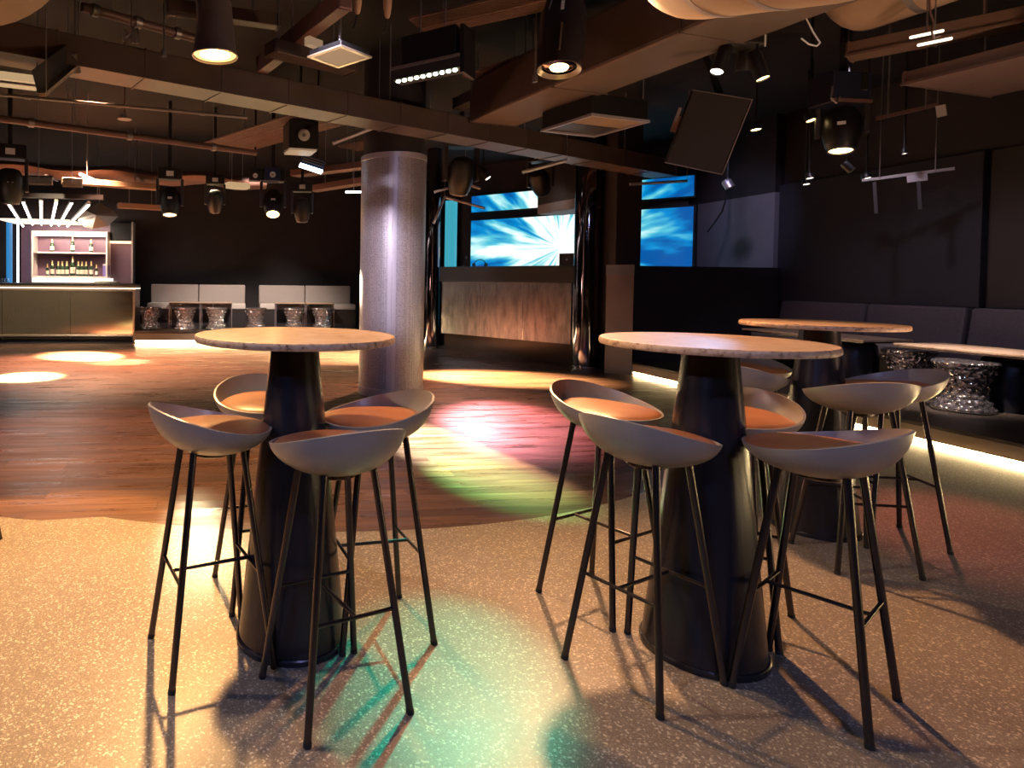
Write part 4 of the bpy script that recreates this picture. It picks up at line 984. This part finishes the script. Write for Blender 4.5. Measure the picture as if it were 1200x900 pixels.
# track rail
p, q = at(1010, 213, 7.0), at(1119, 199, 6.5); t = thing('track_rail', 'grey track rail with adapter above the plum wall panel', 'track', p); F, L_ = frame_along(p, q); F.translation = (0, 0, 0)
MB().box(-.03, .0, 0, L_, 0, .03, F).build('rail', STEEL, t); MB().box(-.035, .005, L_*.5, L_*.72, -.07, .0, F).build('adapter_box', PERFTRIM, t)
for k in (.12, .6): MB().box(-.02, -.005, L_*k, L_*k+.03, -.36, -.02, F).build('drop_post', DARKGREY, t)
rods(t, p, [p+(q-p)*k for k in (.2, .8)])
p, q = at(1026, 141, 5.6), at(1100, 124, 5.3); t = thing('track_rail', 'dark rail under the flat tan duct at the right', 'track', p); F, L_ = frame_along(p, q); F.translation = (0, 0, 0); MB().box(-.03, .0, 0, L_, 0, .03, F).build('rail', PIPEM, t); MB().box(-.03, .01, L_-.02, L_+.04, -.09, .0, F).build('end_feed', LABELW, t); rods(t, p, [p+(q-p)*k for k in (.2, .8)])
# left suspended bar and glowing slab
p, q = at(54, 113, 4.0), at(92, 80, 4.5); t = thing('suspended_bar', 'pale metal bar slung under the long brown duct at upper left', 'bracket', p); F, L_ = frame_along(p, q); F.translation = (0, 0, 0)
MB().box(-.05, .0, 0, L_, 0, .022, F).build('bar', TRIMMETAL, t); MB().box(-.05, -.045, 0, L_, 0, .16, F).build('web', DARKGREY, t); MB().box(-.06, .01, L_-.02, L_+.01, -.03, .10, F).build('end_clamp', STEEL, t)
rods(t, p, [q+Vector((0, 0, .02))], .006); rods(t, p, [p+Vector((0, 0, .02))], .004)
p, q = at(-30, 88, 4.2), at(51, 98, 4.45); t = thing('slab_light', 'glowing tan slab light at the upper left edge', 'light', p); F, L_ = frame_along(p, q); F.translation = (0, 0, 0)
MB().box(-.22, .0, 0, L_, 0, .05, F).build('diffuser', GOLD_GLOW, t); MB().box(-.22, .015, L_, L_+.03, -.02, .06, F).build('end_cap', DARKGREY, t); MB().box(.0, .012, 0, L_, -.03, -.015, F).build('lower_rail', STEEL, t); rods(t, p, [p+(q-p)*k+Vector((0, 0, .05)) for k in (.3, .9)])
c = at(154, 40, 4.4); t = thing('pipe_clamp', 'silver pipe clamp on the maroon pipe at upper left', 'clamp', c)
for x, z0, z1 in ((-.05, -.05, .02), (.01, -.06, .05), (.04, -.06, .04)): MB().box(x-.008, x+.008, -.01, .01, z0, z1).build('clamp_leg', STEEL, t)
MB().tube((-.04, 0, -.03), (.03, 0, .03), .007, n=6).build('clamp_brace', STEEL, t); MB().tube((.0, 0, .03), (0, 0, CEIL-c.z), .005, n=6).build('hanger_rod', STEEL, t)
c = at(146, 140, 6.4); t = thing('sprinkler', 'small sprinkler head above the second maroon pipe at the left', 'sprinkler', c); MB().lathe([(.07, 0), (.07, .01), (.02, .02), (.02, .07)], 16).build('head', STEEL, t); MB().tube((0, 0, .06), (0, 0, CEIL-c.z), .01, n=8).build('drop_pipe', PIPEM, t)
for (u, v0, d, lb) in ((88, 66, 4.5, 'thin drop rod at upper left beside the pale metal bar'), (192, 62, 4.6, 'thin drop rod left of the amber bell lamp'), (627, 92, 5.2, 'thin drop rod left of the can lamp')):
    c = at(u, v0, d); t = thing('drop_rod', lb, 'rod', c); MB().tube((0, 0, 0), (0, 0, CEIL-c.z), .007, n=8).build('rod', STEEL, t); MB().lathe([(.02, -.03), (.02, .02)], 10).build('end_nut', STEEL, t)
# strip lights at the far left
for (u1, v1, u2, v2, M_, lb) in ((29, 211, 61, 212, mat('grey_louvre', (.42, .42, .50), .4), 'pale grey louvred panel beside the left edge moving head'), (73, 214, 96, 215, TANDUCT, 'tan louvred panel second from the left edge moving head')):
    p, q = at(u1, v1, 8.6), at(u2, v2, 8.6); t = thing('louvre_panel', lb, 'panel', p); F, L_ = frame_along(p, q); F.translation = (0, 0, 0)
    for k in range(3): MB().box(-.03, 0, 0, L_, -.05+.035*k, -.02+.035*k, F).build('slat', M_, t)
    MB().box(-.04, -.03, 0, L_, -.06, .07, F).build('back_plate', DARKGREY, t); rods(t, p, [p+(q-p)*.5])
p, q = at(94, 204, 8.8), at(112, 212, 8.4); t = thing('tube_light', 'short slanted white tube light below the pink wrapped duct', 'light', p); MB().tube((0, 0, 0), q-p, .022, n=8).build('tube', LED_WHITE, t); rods(t, p, [p+(q-p)*.5], .005)
p, q = at(405, 225, 9), at(424, 225, 9); t = thing('tube_light', 'short level white tube light touching the left side of the round column', 'light', p); MB().tube((0, 0, 0), q-p, .015, n=8).build('tube', LED_WHITE, t); rods(t, p, [p+(q-p)*.5], .005)
# steel bracing near the stage
def brace(pts, d, r_, lb, ds=None):
    P_ = [at(u, v, (ds or {}).get(i, d)) for i, (u, v) in enumerate(pts)]; t = thing('steel_brace', lb, 'bracket', P_[0])
    for a, b in zip(P_[:-1], P_[1:]): MB().tube(a-P_[0], b-P_[0], r_, n=8).build('bar', PERFTRIM, t)
    rods(t, P_[0], [P_[1]], .004)
brace([(508, 262), (521, 231), (568, 244)], 10.8, .022, 'bent pale steel arm left of the upper screen')
brace([(509, 225), (545, 215), (563, 221)], 9.6, .02, 'flat pale steel frame under the large moving head')
brace([(612, 202), (664, 188)], 7.4, .022, 'pale steel bar under the long duct before the screens')
brace([(390, 168), (444, 147)], 6.6, .022, 'tan steel bar meeting the long duct above the round column')
brace([(738, 216), (805, 212)], 8.2, .018, 'thin pale bar below the large tilted loudspeaker')
t = thing('hanging_cable', 'black cable drooping across the grey stage wall', 'cable', at(850, 236, 9.4)); o_ = at(850, 236, 9.4)
MB().path([at(u, v, 9.4)-o_ for u, v in ((850, 236), (846, 248), (838, 260), (829, 272))], .012, 6).build('cable', BLACKPL, t); MB().tube((0, 0, 0), (0, 0, CEIL-o_.z), .01, n=6).build('cable_drop', BLACKPL, t)
